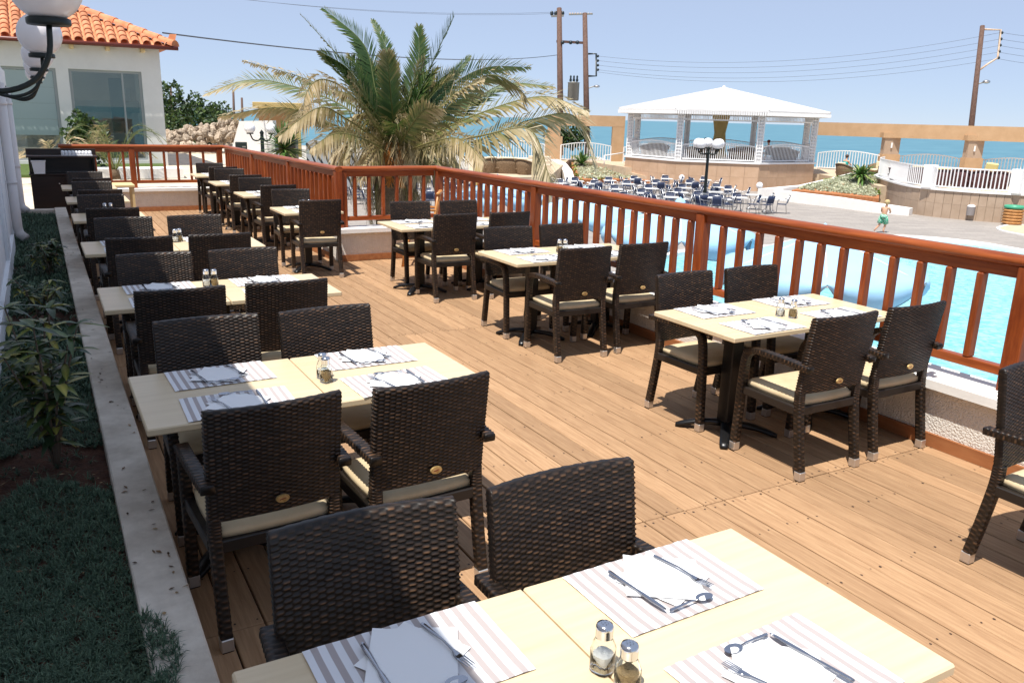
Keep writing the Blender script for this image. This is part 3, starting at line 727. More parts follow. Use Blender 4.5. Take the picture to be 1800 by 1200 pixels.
DOUBLE = [  # left x, near-edge y, place words, near-back y, far-back y, (x lefts of chairs), near?, far?
 (.24, .885, 'front table', None, 1.84),
 (.24, 3.150, 'second planter table', 2.765, 4.115),
 (.24, 5.255, 'third planter table', 4.85, 6.16),
 (.24, 7.405, 'fourth planter table', 7.0, 8.34),
 (3.275, 3.240, 'nearest pool-side table', 2.865, 4.19),
 (3.310, 5.755, 'middle pool-side table', 5.345, 6.65),
 (3.200, 8.000, 'farthest pool-side table', 7.69, 8.97)]
for x, y, wd, yn, yf in DOUBLE:
    yc = y+.356
    for k, side in enumerate(('left', 'right')):
        xc = x+.3575+k*W_
        place(table0, (xc, yc, 0), random.uniform(-.006, .006), f'pale wooden table, {side} half of the {wd}', 'pale wooden cafe tables')
        mx = xc-.01+(.02 if k == 0 else -.015)
        setting(mx, yc+.205, True, f'far {side} seat of the {wd}')
        setting(mx, yc-.205, False, f'near {side} seat of the {wd}')
        xch = x+.375+k*.612+(.01 if x > 3 else 0)
        if x > 3: xch = 3.70+k*.615
        dy = random.uniform(-.02, .02)
        if yf: chair(xch, yf+dy, True, f'dark wicker chair facing the camera, far {side} seat of the {wd}')
        if yn: chair(xch, yn+dy, False, f'dark wicker chair seen from behind, near {side} seat of the {wd}')
chair(3.715, 1.885, True, 'dark wicker chair cut off by the right edge of the picture')
for i, (y, wd) in enumerate(((9.65, 'fifth planter table'), (11.60, 'sixth planter table'), (13.48, 'last planter table by the cabinet'))):
    yc = y+.356; place(table0, (.60, yc, 0), 0, f'pale wooden table, the {wd}', 'pale wooden cafe tables')
    setting(.60, yc+.205, True, f'far seat of the {wd}'); setting(.60, yc-.205, False, f'near seat of the {wd}')
    chair(.60, y-.50+(.0, .13, .1)[i], False, f'dark wicker chair seen from behind at the {wd}')
    chair(.58, y+.95-(.0, .02, .0)[i], True, f'dark wicker chair facing the camera at the {wd}')
for i, (y, wd) in enumerate(((9.72, 'nearest single table by the end railing'), (11.85, 'second single table by the end railing'), (13.85, 'third single table by the end railing'), (15.65, 'farthest single table by the end railing'))):
    yc = y+.356; place(table0, (2.79-.012*i, yc, 0), 0, f'pale wooden table, the {wd}', 'pale wooden cafe tables')
    setting(2.80, yc+.205, True, f'far seat of the {wd}'); setting(2.80, yc-.205, False, f'near seat of the {wd}')
    chair(2.80, (9.42, 11.50, 13.42, 15.36)[i], False, f'dark wicker chair seen from behind at the {wd}')
    chair(2.80-.03*(i == 3), (10.86, 12.86, 14.9, 16.5)[i], True, f'dark wicker chair facing the camera at the {wd}')
shaker('salt', .952, 1.235, 'salt shaker behind the pepper on the table at the bottom edge')
shaker('pepper', .958, 1.155, 'pepper shaker in front of the salt on the table at the bottom edge')
shaker('salt', 1.012, 3.49, 'salt shaker hidden behind the pepper on the second planter table'); shaker('pepper', 1.008, 3.425, 'pepper shaker in front on the second table beside the planter')
shaker('salt', .897, 5.76, 'left shaker of the pair on the third table beside the planter'); shaker('pepper', .945, 5.745, 'right shaker of the pair on the third table beside the planter')
shaker('salt', .985, 7.85, 'left shaker of the pair on the fourth table beside the planter'); shaker('pepper', 1.025, 7.88, 'right shaker of the pair on the fourth table beside the planter')
shaker('salt', .58, 10.25, 'left shaker on the nearest single table beside the planter'); shaker('pepper', .64, 10.25, 'right shaker on the nearest single table beside the planter')
shaker('salt', 3.94, 3.535, 'salt shaker on the nearest table by the pool railing'); shaker('pepper', 3.975, 3.465, 'pepper shaker on the nearest table by the pool railing')
shaker('pepper', 3.975, 6.165, 'pepper shaker on the middle table by the pool railing'); shaker('salt', 4.025, 6.15, 'salt shaker on the middle table by the pool railing')
shaker('salt', 2.76, 10.08, 'left shaker on the nearest single table by the end railing'); shaker('pepper', 2.83, 10.08, 'right shaker on the nearest single table by the end railing')
shaker('salt', 2.75, 12.2, 'left shaker on the second single table by the end railing'); shaker('pepper', 2.83, 12.2, 'right shaker on the second single table by the end railing')

# ================================================================== ON THE DECK: cabinet, high chair, wooden stand
t = thing('serving_cabinet', 'dark brown serving cabinet with open niche at the far end of the planter', 'cabinet', (-.16, 16.25, 0))
MB().bbox(0, 1.02, 0, .5, .05, .735, .006).build('body', 'cabinet', t)
MB().bbox(-.015, 1.05, -.02, .52, .736, .765, .005).build('counter', 'cabinet', t)
for x0 in (.02, .525):
    d_ = MB().bbox(x0, x0+.475, -.016, -.0005, .09, .715, .003).build('door', 'cabinet', t)
    MB().sphere((x0+(.40 if x0 < .3 else .06), -.026, .60), .011, 10, 6).build('knob', 'cap_steel', d_)
MB().box(.0, .03, .02, .5, .766, 1.03).build('side_panel', 'cabinet', t); MB().box(.98, 1.01, .02, .5, .766, 1.03).build('side_panel', 'cabinet', t)
MB().box(.031, .979, .47, .5, .766, 1.03).build('back_panel', 'cabinet', t)
MB().bbox(-.03, 1.05, -.04, .52, 1.031, 1.06, .005).build('top_shelf', 'cabinet', t)
MB().bbox(-.03, 1.05, .49, .52, 1.061, 1.16, .004).build('back_rail', 'cabinet', t)
tr = thing('glass_rack', 'rack of upturned drinking glasses on the serving cabinet', 'tray', (.60, 16.44, 1.0605))
MB().bbox(-.26, .22, -.14, .14, .0, .012, .003).build('tray', 'white_plastic', tr)
gm = None
for i in range(9):
    for j in range(3):
        x, y = -.235+i*.0525, -.10+j*.075
        if gm is None:
            o = MB().lathe([(.024, .013), (.026, .014), (.021, .075), (.003, .08)], 10).build('drinking_glass', 'white_plastic', tr, (x, y, 0)); gm = o.data
        else: link('drinking_glass', gm, tr, (x, y, 0))
bx = thing('white_box', 'white plastic box standing on the serving cabinet counter', 'box', (-.02, 16.29, .7655))
b_ = MB(); b_.add([(-.075, -.06, 0), (.085, -.06, 0), (.085, .06, 0), (-.075, .06, 0), (-.10, -.075, .2), (.105, -.075, .2), (.105, .075, .2), (-.10, .075, .2)], [(0, 3, 2, 1), (4, 5, 6, 7), (0, 1, 5, 4), (1, 2, 6, 5), (2, 3, 7, 6), (3, 0, 4, 7)]); b_.build('bin_body', 'white_plastic', bx)
MB().bbox(-.108, .113, -.083, .083, .2005, .222, .004).build('rim', 'white_plastic', bx)
ws = thing('wooden_stand', 'small pale wooden stand beside the last planter table', 'stand', (1.08, 14.35, 0))
MB().bbox(-.16, .17, -.26, .26, .70, .735, .004).build('stand_top', 'pale_wood', ws)
for x in (-.13, .14):
    for y in (-.22, .22): MB().beam((x, y, .0), (x, y, .699), .035, .035).build('leg', 'pale_wood', ws)
MB().box(-.11, .12, -.235, -.205, .30, .34).build('crossbar', 'pale_wood', ws)
hc = thing('high_chair', 'orange wooden high chair standing at the railing in front of the palm', 'high chair', (4.27, 9.92, 0), math.radians(62))
for sx in (-1, 1):
    o = MB().tube([(sx*.25, .24, 0), (sx*.19, .17, .52)], [.019, .017], 8).build('leg', 'orange_wood', hc)
    MB().tube([(sx*.25, -.24, 0), (sx*.185, -.15, .55), (sx*.18, -.21, .93)], [.019, .018, .014], 8).build('leg', 'orange_wood', hc)
    MB().tube([(sx*.185, -.18, .72), (sx*.21, .05, .735), (sx*.19, .20, .73)], .014, 8).build('armrest', 'orange_wood', hc)
    MB().tube([(sx*.195, .14, .52), (sx*.20, .15, .73)], .012, 8).build('arm_post', 'orange_wood', hc)
    MB().tube([(sx*.235, .21, .16), (sx*.235, -.21, .16)], .012, 8).build('stretcher', 'orange_wood', hc)
MB().bbox(-.19, .19, -.17, .19, .535, .562, .006).build('seat', 'orange_wood', hc)
MB().tube(curve([(-.20, -.205, .93), (0, -.235, .945), (.20, -.205, .93)], 8), .024, 10).build('top_rail', 'orange_wood', hc)
for x in (-.12, -.06, 0, .06, .12): MB().tube([(x, -.165, .56), (x, -.225, .93)], .009, 6).build('spindle', 'orange_wood', hc)
MB().bbox(-.20, .20, .155, .21, .735, .755, .004).build('tray_bar', 'orange_wood', hc)
MB().tube([(-.22, .20, .28), (.22, .20, .28)], .014, 8).build('footrest', 'orange_wood', hc)

# ================================================================== PLANTS IN THE BED
def leaf(mb, p, d, up, L, wd, tone, droop=.25, seg=3):
    d = d.normalized(); x = d.cross(up)
    if x.length < 1e-3: x = d.cross(V(1, 0, 0))
    x.normalize(); nrm = x.cross(d); vs = []; ts = []
    for i in range(seg+1):
        u = i/seg; c = p+d*(L*u)-V(0, 0, 1)*(droop*L*u*u); hw = wd*math.sin(PI*min(.06+u*.93, .985))**.8
        vs += [c-x*hw+nrm*hw*.25, c, c+x*hw+nrm*hw*.25]; ts += [tone*.85, min(1, tone*1.15), tone*.85]
    fs = []
    for i in range(seg):
        for k in range(2): fs.append((i*3+k, i*3+k+1, (i+1)*3+k+1, (i+1)*3+k))
    mb.add(vs, fs, ts, True)
def shrub(loc, h, spread, stems, nleaf, label, L=.085):
    t = thing('leafy_shrub', label, 'shrub', loc, 0, 'shrubs in the planter bed'); rnd = random.Random(int(loc[1]*100)); lb = MB()
    for s_ in range(stems):
        a = rnd.uniform(0, 2*PI); e = spread*rnd.uniform(.35, 1); top = V(math.cos(a)*e, math.sin(a)*e*1.3, h*rnd.uniform(.6, 1)); st = MB()
        pts = curve([(0, 0, -.03), top*.5+V(0, 0, .06), top], 8); st.tube(pts, [.008-.0006*i for i in range(9)], 6); st.build('stem', 'grey_bark', t)
        for k in range(nleaf+6):
            u = rnd.uniform(.25, 1.0) if k < nleaf else 1.0; p = pts[min(8, int(u*8+.5))]; aa = rnd.uniform(0, 2*PI); d = V(math.cos(aa), math.sin(aa), rnd.uniform(-.2, .55))
            leaf(lb, p, d, V(0, 0, 1), L*rnd.uniform(.6, 1.25), L*.145*rnd.uniform(.8, 1.3), rnd.random()**1.7, rnd.uniform(.1, .6), 4)
    lb.build('foliage', 'variegated', t, tones=True)
shrub((-.085, 4.42, .16), .80, .25, 12, 24, 'tall variegated leafy shrub nearest the camera in the planter', .12)
shrub((-.10, 7.45, .16), .42, .20, 6, 26, 'second leafy shrub in the planter, halfway along', .10)
shrub((-.02, 9.70, .16), .40, .22, 7, 30, 'bushy leafy shrub next to the kerb near the nearer downpipe', .10)
shrub((-.20, 5.7, .16), .30, .15, 4, 14, 'small low shrub against the facade between two larger ones', .085)
g = MB(); rnd = random.Random(5)
def bare(x, y): return (4.08 < y < 4.62 and x < .2) or (7.45 < y < 7.95) or (10.2 < y < 10.4)
cnt = 0
while cnt < 19000:
    y = 1.3+14.1*rnd.random()**2.3; x = rnd.uniform(-.40, .130)
    if bare(x+.06*math.sin(y*9), y+.1*math.sin(x*12)) and rnd.random() < .95: continue
    if math.sin(x*17+y*6.3)+math.sin(y*11-x*9) < -1.93 and rnd.random() < .6: continue
    over = 2.15 < y < 2.75 and rnd.random() < .10
    if over: x = .12+.11*rnd.random()*math.sin(PI*(y-2.15)/.6)
    cnt += 1; near = y < 5.5; z = (.172+.012*math.sin(x*9+y*4)) if x < .13 else .248; h = rnd.uniform(.012, .05)*(1.0 if near else 1.6); tb_ = rnd.random()
    for k in range(9 if near else 4):
        a = rnd.uniform(0, 2*PI); r = rnd.uniform(.010, .045)*(1 if near else 1.5); wd = rnd.uniform(.0008, .0019)*(1 if near else 2.6)
        q = V(math.cos(a)*r, math.sin(a)*r, h*rnd.uniform(.3, 1)); s_ = V(-math.sin(a), math.cos(a), 0)*wd; p = V(x, y, z); m_ = p+q*.55+V(0, 0, .010)
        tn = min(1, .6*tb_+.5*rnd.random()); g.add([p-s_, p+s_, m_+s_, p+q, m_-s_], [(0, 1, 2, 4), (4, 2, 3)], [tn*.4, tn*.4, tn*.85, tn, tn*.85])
lt = MB()
for k in range(420):
    y = 1.5+13*rnd.random()**1.8; x = rnd.uniform(-.39, .13) if k % 5 else rnd.uniform(.15, .29); a = rnd.uniform(0, 2*PI)
    leaf(lt, V(x, y, .185 if k % 5 else .2535), V(math.cos(a), math.sin(a), .05), V(0, 0, 1), rnd.uniform(.012, .035), rnd.uniform(.003, .008), rnd.random(), -.05, 2)
attr_mat('litter', [(0, (.06, .03, .015)), (.6, (.20, .12, .06)), (1, (.42, .30, .16))], .9)
o = stuff(lt.build('leaf_litter', 'litter', tones=True)); o['label'] = 'dry fallen leaves scattered over the planter bed and kerb'; o['category'] = 'leaf litter'
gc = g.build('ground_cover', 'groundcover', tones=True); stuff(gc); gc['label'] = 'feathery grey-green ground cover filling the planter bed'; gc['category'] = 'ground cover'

# ================================================================== BIG PALM
PD = 23.0                                            # its depth from the camera
def fp(px, py, dd=0): return atF(px, py, PD+dd)
pbase = fp(694, 330); pbase.z = ZT
palm = thing('date_palm', 'big date palm with green upright fronds and many dry drooping ones', 'palm tree', pbase)
def loc_(p): return p-pbase
tk = MB(); heart = fp(694, 262); hz_ = heart.z-pbase.z
cs_ = [(loc_(heart).x*u, loc_(heart).y*u, hz_*u) for u in (0, .25, .5, .75, 1)]
tk.tube(cs_, [.62, .55, .55, .62, .42], 16); tk.build('trunk', 'bark', palm)
def frond(pts, dry, L=.55, n=46, wdt=.018, droopy=.15, seed=0, vee=.45, rach=.022, tipdry=.30, roll=0):
    """pts in palm coordinates from the heart to the tip; dry 0 green .. 1 straw"""
    rnd = random.Random(seed); m = MB(); c = curve(pts, n+6); N_ = n+6
    m.tube(c, [rach*(1-.85*i/N_) for i in range(N_+1)], 5, tone=min(.62, .36+.3*dry))
    for i in range(6, N_):
        u = i/N_; p = c[i]; d = (c[min(i+1, N_)]-c[i-1]).normalized(); x = d.cross(V(0, 0, 1))
        if x.length < .15: x = d.cross(V(_F.x, _F.y, 0))
        x.normalize(); nrm = x.cross(d)
        env = math.sin(PI*min(1, .12+.86*u))**.55
        for s_ in (-1, 1):
            if rnd.random() < .04: continue
            l = L*env*rnd.uniform(.78, 1.1); dr = dry+tipdry*max(0, u-.45)/.55+rnd.gauss(0, .08)
            xr = x*math.cos(roll)+nrm*math.sin(roll); nr2 = nrm*math.cos(roll)-x*math.sin(roll)
            dirn = (d*(.75+.4*u)+xr*s_*(1.0-.35*u)+nr2*vee*rnd.uniform(.2, 1.2)).normalized()
            dp = droopy*rnd.uniform(.4, 1.6)*(1 if dr < .5 else 1.8)
            q1 = p+dirn*l*.5-V(0, 0, dp*l*.25); q2 = p+dirn*l-V(0, 0, dp*l); wv = (d*.9+nrm*.3).normalized()*wdt*rnd.uniform(.7, 1.1)
            t0 = min(1, max(0, dr-.12)); t1 = min(1, max(0, dr)); t2 = min(1, max(0, dr+.25))
            m.add([p-wv*.5, p+wv*.5, q1+wv, q2, q1-wv], [(0, 1, 2, 4), (4, 2, 3)], [t0, t0, t1, t2, t1])
    o = m.build('frond', 'palm_leaf', palm, tones=True); return o
FR = [ # pixel path heart -> tip (depth offsets), dryness, leaflet length
 ([(690, 250, 0), (660, 180, .3), (605, 110, .7), (527, 24, 1.2)], .30, .36),
 ([(692, 250, 0), (662, 165, 0), (640, 80, .1), (570, 16, .2)], .12, .50),
 ([(690, 255, 0), (655, 190, -.5), (615, 125, -1.0), (562, 90, -1.4)], .15, .42),
 ([(694, 250, 0), (686, 170, 1), (680, 90, 1.6), (655, 35, 2.2)], .10, .34),
 ([(698, 250, 0), (715, 180, .5), (735, 110, .9), (736, 46, 1.2)], .14, .50),
 ([(700, 250, 0), (730, 180, 0), (765, 100, 0), (798, 28, .1)], .10, .55),
 ([(702, 250, 0), (745, 195, .6), (790, 140, 1.0), (826, 98, 1.4)], .10, .30),
 ([(704, 255, 0), (765, 175, .2), (845, 122, .5), (932, 118, .9)], .28, .55),
 ([(706, 258, 0), (790, 210, .8), (880, 150, 1.4), (972, 152, 2.0)], .34, .52),
 ([(704, 262, 0), (770, 205, -1.0), (850, 135, -1.8), (905, 150, -2.4), (918, 178, -2.6)], .62, .52),
 ([(706, 265, 0), (830, 205, -.8), (950, 170, -1.2), (1032, 195, -1.4)], .66, .55),
 ([(706, 270, 0), (830, 250, -1.4), (930, 212, -2.2), (1010, 205, -2.6), (1046, 290, -2.8)], .72, .62),
 ([(706, 268, 0), (840, 240, -2.6), (930, 228, -3.0), (962, 300, -3.0), (970, 335, -2.9)], .82, .55),
 ([(688, 258, 0), (600, 185, .3), (500, 148, .6), (430, 142, .8), (362, 165, 1.0)], .45, .52),
 ([(688, 256, 0), (620, 185, 1.0), (540, 140, 1.6), (425, 106, 2.2)], .68, .42),
 ([(688, 260, 0), (620, 170, -1.2), (570, 140, -2.2), (540, 160, -2.8), (530, 215, -3.0)], .85, .48),
 ([(688, 268, 0), (600, 225, -.6), (500, 190, -.9), (385, 205, -1.1)], .60, .46),
 ([(690, 265, 0), (610, 210, -2.0), (560, 190, -3.0), (490, 240, -3.6)], .75, .50),
 ([(694, 262, 0), (690, 200, -1.0), (684, 130, -1.8), (680, 92, -2.2)], .40, .46),
 ([(692, 266, 0), (655, 215, -1.6), (620, 170, -2.6), (585, 158, -3.2)], .58, .50),
 ([(702, 266, 0), (745, 220, -1.4), (800, 165, -2.2), (850, 140, -2.8)], .60, .50),
 ([(690, 272, 0), (640, 245, -2.2), (590, 235, -3.2), (545, 262, -3.8)], .72, .52),
 ([(700, 272, 0), (760, 250, -2.4), (810, 245, -3.4), (850, 285, -4.0)], .78, .52),
 ([(696, 268, 0), (720, 225, -2.2), (745, 195, -3.2), (770, 190, -4.0)], .55, .48)]
for i, (pp, dry, L) in enumerate(FR):
    frond([loc_(fp(*q)) for q in pp], dry-.06, L*1.30, n=84, seed=i, droopy=.10+.35*max(0, dry-.4), wdt=.040, rach=.032, roll=(1.0 if abs(pp[-1][0]-694) > 60 else .3)*(1 if i % 2 else -1)*(.75+.3*((i*7) % 5)/5))
rnd = random.Random(12)
for i in range(18):                                  # more upright green-gold fronds filling the crown
    a = rnd.uniform(0, 2*PI); el = rnd.uniform(.45, 1.25); r = rnd.uniform(2.3, 3.3); hd = loc_(heart); q = V(math.cos(a), math.sin(a), 0)*math.cos(el)+V(0, 0, math.sin(el))
    dr = V(0, 0, -1)*rnd.uniform(.2, .9)*(1.3-math.sin(el)); h2 = V(q.x, q.y, 0)*.35
    frond([hd+V(0, 0, .1), hd+q*r*.4, hd+q*r*.75+dr*.3+h2*.5, hd+q*r+dr+h2], rnd.uniform(.1, .5), .62, n=70, seed=300+i, wdt=.034, rach=.028, roll=rnd.uniform(-1.2, 1.2))
rnd = random.Random(11)
for i in range(34):                                  # short dry fronds hanging round the heart
    a = rnd.uniform(0, 2*PI); r = rnd.uniform(.9, 1.9); up_ = rnd.uniform(-.1, 1.0); hd = loc_(heart); q = V(math.cos(a), math.sin(a), 0)
    p0 = hd+q*.25-V(0, 0, rnd.uniform(0, .5)); p1 = hd+q*r*.5+V(0, 0, up_); p2 = hd+q*r*.85+V(0, 0, up_*.6-.3); p3 = hd+q*r+V(0, 0, up_*.2-rnd.uniform(.3, .85))
    frond([p0, p1, p2, p3], rnd.uniform(.5, .95), .55, n=46, seed=100+i, droopy=.5, wdt=.026, roll=rnd.uniform(-1, 1))
for i in range(16):                                  # old skirt over the trunk
    a = 2*PI*i/16+rnd.uniform(-.2, .2); hd = loc_(heart); q = V(math.cos(a), math.sin(a), 0); r = rnd.uniform(.45, .7)
    frond([hd+q*.3-V(0, 0, .4), hd+q*r-V(0, 0, .7), hd+q*(r+.12)-V(0, 0, 1.4), hd+q*(r+.02)-V(0, 0, 2.3)], rnd.uniform(.45, .75), .26, n=34, seed=200+i, droopy=.7, wdt=.024)
for i in range(10):                                  # orange fruit stalks
    a = rnd.uniform(-2.6, -.6); hd = loc_(heart); q = (V(-_F.x, -_F.y, 0).normalized()+V(rnd.uniform(-.35, .35), rnd.uniform(-.35, .35), 0)).normalized(); s_ = MB()
    p = [hd+q*.2, hd+q*.55+V(0, 0, .2), hd+q*.8+V(0, 0, -.1), hd+q*.9-V(0, 0, .75)]; s_.tube(curve(p, 8), .015, 5)
    for k in range(26): u = rnd.random(); b0 = hd+q*.85-V(0, 0, .8*u); s_.tube([b0, b0+V(rnd.uniform(-.14, .14), rnd.uniform(-.14, .14), -.22)], .007, 4)
    s_.build('fruit_stalk', 'fruit_stalk', palm) if 'fruit_stalk' in MAT else s_.build('fruit_stalk', mat('fruit_stalk', (.42, .15, .02), .6), palm)

# ================================================================== HOUSE WITH TILED ROOF
HY = 31.5
hx1 = atY(287, 180, HY).x; hze = atY(283, 84, HY).z; hx0 = -3.4
house = thing('tiled_house', 'white house with terracotta roof and two tall windows behind the deck', 'house', (0, HY, 0))
def HX(px): return atY(px, 180, HY).x
def HZ(py, px=190): return atY(px, py, HY).z
wz1 = HZ(124); w1a, w1b = HX(126), HX(253); w2a, w2b = -1.6, HX(104); wz2 = HZ(119, 70)
wb = MB()
for a, b in ((hx0, w2a), (w2b, w1a), (w1b, hx1)): wb.box(a, b, 0, .35, -.1, hze)
wb.box(w2a, w2b, 0, .35, wz2, hze); wb.box(w1a, w1b, 0, .35, wz1, hze)
wb.box(w2a, w2b, 0, .35, -.1, .12); wb.box(w1a, w1b, 0, .35, -.1, .12); wb.box(hx1-.35, hx1, .351, 8, -.1, hze)
wb.build('wall', 'house_wall', house)
for (a, b, zt, nm) in ((w1a, w1b, wz1, 'big'), (w2a, w2b, wz2, 'small')):
    f = MB()
    for q in ((a, a+.09, .12, zt), (b-.09, b, .12, zt)): f.box(q[0], q[1], .08, .16, q[2], q[3])
    f.box(a+.09, b-.09, .08, .16, zt-.08, zt); f.box(a+.09, b-.09, .08, .16, .12, .20)
    if nm == 'big': f.box(b-.62, b-.57, .085, .155, .2, zt-.08)
    wo = f.build('window', 'frame_grey', house); MB().box(a+.09, b-.09, .115, .13, .2, zt-.08).build('pane', 'clear_pane', wo)
    if nm == 'small':
        for k in range(4): MB().bbox(a+.1, b-.1, .10, .112, zt-.10-.50*(k+1)+.004, zt-.10-.50*k, .003).build('blind_panel', 'blind', wo)
rm = MB(); rm.box(hx0, hx1-.36, 5.0, 5.1, -.1, hze); rm.box(hx0, hx1-.36, .352, 5, -.1, .02); rm.box(hx0, hx1-.36, .352, 5, hze-.3, hze-.2); rm.build('room', 'house_wall', house)
MB().bbox(w1a-.5, w1b, 1.6, 2.0, wz1-1.35, wz1-.95, .02).build('reflection_beam', 'house_wall', house)  # beam and column added indoors in place of beams reflected in the glass
MB().bbox(w1a+1.75, w1a+2.0, 2.4, 2.7, .02, wz1-.5, .01).build('column', 'white_paint', house)
MB().bbox(w1b-.95, w1b-.55, 1.2, 1.25, .02, wz1-.2, .01).build('curtain', 'blind', house)
MB().bbox(w1a+.2, w1a+1.3, 3.2, 3.9, .02, .95, .02).build('bar_counter', 'cabinet', house)
# roof: every barrel tile by itself
pit = math.radians(24); ov = .42; tw = .335; tl = .40
roof = MB().add([(hx0, -ov, hze+.02), (hx1+ov, -ov, hze+.02), (hx1+ov-6, -ov+6, hze+.02+6*math.tan(pit)), (hx0, -ov+6, hze+.02+6*math.tan(pit)), (hx1+ov, 8, hze+.02)], [(0, 1, 2, 3), (1, 4, 2)]).build('roof', 'roof_tile', house)
tb = MB(); n_ = 8; vs = []
for v_, r in ((0, .135), (1, .115)):
    for k in range(n_+1): a = PI*k/n_; vs.append((math.cos(a)*r, v_*(tl+.07)*math.cos(pit), v_*(tl+.07)*math.sin(pit)+math.sin(a)*r*.85+.035-.03*v_))
for v_, r in ((0, .115), (1, .095)):
    for k in range(n_+1): a = PI*k/n_; vs.append((math.cos(a)*r, v_*(tl+.07)*math.cos(pit), v_*(tl+.07)*math.sin(pit)+math.sin(a)*r*.85+.033-.03*v_))
q = n_+1; fs = [(k, k+1, q+k+1, q+k)[::-1] for k in range(n_)]+[(2*q+k, 2*q+k+1, 3*q+k+1, 3*q+k) for k in range(n_)]+[(k, k+1, 2*q+k+1, 2*q+k) for k in range(n_)]
tb.add(vs, fs, None, True)
pb = MB(); pb.add([(-.06, 0, .03), (.06, 0, .03), (.05, (tl+.05)*math.cos(pit), (tl+.05)*math.sin(pit)+.03), (-.05, (tl+.05)*math.cos(pit), (tl+.05)*math.sin(pit)+.03)], [(0, 1, 2, 3)])
tm = None; row = 0
while row < 11:
    s_ = row*tl*math.cos(pit); x = hx1+ov-.16
    while x > hx0+.1:
        if x < hx1+ov-s_-.05:
            p = (x, -ov-.05+s_, hze+.03+row*tl*math.sin(pit))
            if tm is None: o = tb.build('tile', 'roof_tile', roof, p); tm = o.data
            else: link('tile', tm, roof, p)
        x -= tw
    row += 1
cap = None
for k in range(13):                                  # hip tiles
    s_ = k*.40; p = (hx1+ov-s_+.05, -ov+s_-.05, hze+.035+s_*math.tan(pit))
    if cap is None:
        m_ = MB(); vs = []
        for v_, r in ((0, .20), (1, .165)):
            for j in range(9):
                a = PI*j/8; c = V(-.46*v_, .46*v_, .46*v_*math.tan(pit)); sd = V(.707, .707, 0); vs.append(c+sd*math.cos(a)*r+V(0, 0, math.sin(a)*r))
        m_.add(vs, [(j, j+1, 9+j+1, 9+j) for j in range(8)]+[tuple(range(9))], None, True); o = m_.build('hip_tile', 'roof_tile', roof, p); cap = o.data
    else: link('hip_tile', cap, roof, p)
MB().add([(hx1+ov, -ov-.02, hze+.02), (hx1+ov+.10, -ov-.1, hze+.42), (hx1+ov-.1, -ov+.02, hze+.42), (hx1+ov-.22, -ov+.18, hze+.10)], [(0, 1, 2, 3)]).build('end_ornament', 'roof_tile', roof)
MB().tube([(hx0, -ov-.09, hze-.03), (hx1+ov+.12, -ov-.09, hze-.03)], .07, 10).build('gutter', 'gutter', house)
MB().box(hx0, hx1+ov, -ov, -.002, hze-.06, hze+.015).build('soffit', 'gutter', house)
for k in range(6): MB().box(hx1-.6-k*1.05, hx1-.48-k*1.05, -ov+.02, -.003, hze-.2, hze-.062).build('rafter_end', 'pale_wood', house)

# ================================================================== PLANTS AND THINGS BEHIND THE BACK RAIL
def spiky(name, label, loc, n, L, wd, mname, cat, rise=(.1, 1.2), droop=.35, tone=(0, 1), seed=1, stem=.0, group=None):
    t = thing(name, label, cat, loc, 0, group); rnd = random.Random(seed); m = MB()
    if stem: MB().tube([(0, 0, 0), (.02, .01, stem)], [.09, .07], 8).build('stem', 'bark', t)
    for k in range(n):
        a = rnd.uniform(0, 2*PI); e = rnd.uniform(*rise); d = V(math.cos(a)*math.cos(e), math.sin(a)*math.cos(e), math.sin(e))
        leaf(m, V(0, 0, stem), d, V(0, 0, 1), L*rnd.uniform(.7, 1.1), wd, rnd.uniform(*tone), droop*rnd.uniform(.4, 1.4), 4)
    m.build('leaves', mname, t, tones=True); return t
def small_palm(label, loc, n, L, dry, seed):
    t = thing('small_palm', label, 'palm', loc); rnd = random.Random(seed); global palm
    MB().tube([(0, 0, 0), (0, 0, .25)], [.14, .10], 8).build('trunk', 'bark', t)
    keep = palm; palm = t
    for k in range(n):
        a = rnd.uniform(0, 2*PI); q = V(math.cos(a), math.sin(a), 0); r = L*rnd.uniform(.7, 1.1); h = rnd.uniform(.25, .75)*L
        frond([V(0, 0, .2), q*r*.4+V(0, 0, .2+h), q*r*.75+V(0, 0, .2+h*1.05), q*r+V(0, 0, .2+h*rnd.uniform(.4, .8))], dry+rnd.uniform(-.15, .3), .26, n=26, seed=seed*50+k, wdt=.012, rach=.012)
    palm = keep
small_palm('small bushy palm growing in front of the tall window', (1.75, 25.0, 0), 22, 1.5, .3, 4)
small_palm('dried-out straw coloured plant left of the small palm', (.35, 24.2, .1), 9, 1.0, .9, 9)
def bush(label, loc, rx, ry, rz_, n, seed, lf=.16, mname='leaf', name='leafy_bush', cat='bush', trunk=True):
    t = thing(name, label, cat, loc); rnd = random.Random(seed); m = MB()
    if trunk:
        for k in range(4):
            a = rnd.uniform(0, 2*PI); MB().tube([(0, 0, -.1), (math.cos(a)*rx*.25, math.sin(a)*ry*.25, rz_*.5), (math.cos(a)*rx*.55, math.sin(a)*ry*.55, rz_*1.2)], [.09, .06, .02], 6).build('branch', 'grey_bark', t)
    cl = [(rnd.gauss(0, .5)*rx, rnd.gauss(0, .5)*ry, abs(rnd.gauss(.9, .45))*rz_) for k in range(26)]
    for k in range(n):
        c = V(*rnd.choice(cl)); r = V(rnd.gauss(0, 1), rnd.gauss(0, 1), rnd.gauss(0, 1)).normalized()*rnd.uniform(.55, 1.0)*min(rx, rz_)*.42; p = c+r
        if p.z < 0.02: p.z = rnd.uniform(.02, .2)
        d = (r+V(rnd.gauss(0, .5), rnd.gauss(0, .5), rnd.gauss(.2, .5)))
        leaf(m, p, d, V(rnd.gauss(0, 1), rnd.gauss(0, 1), 1), lf*rnd.uniform(.6, 1.2), lf*.32, rnd.random(), .2, 2)
    m.build('foliage', mname, t, tones=True); return t
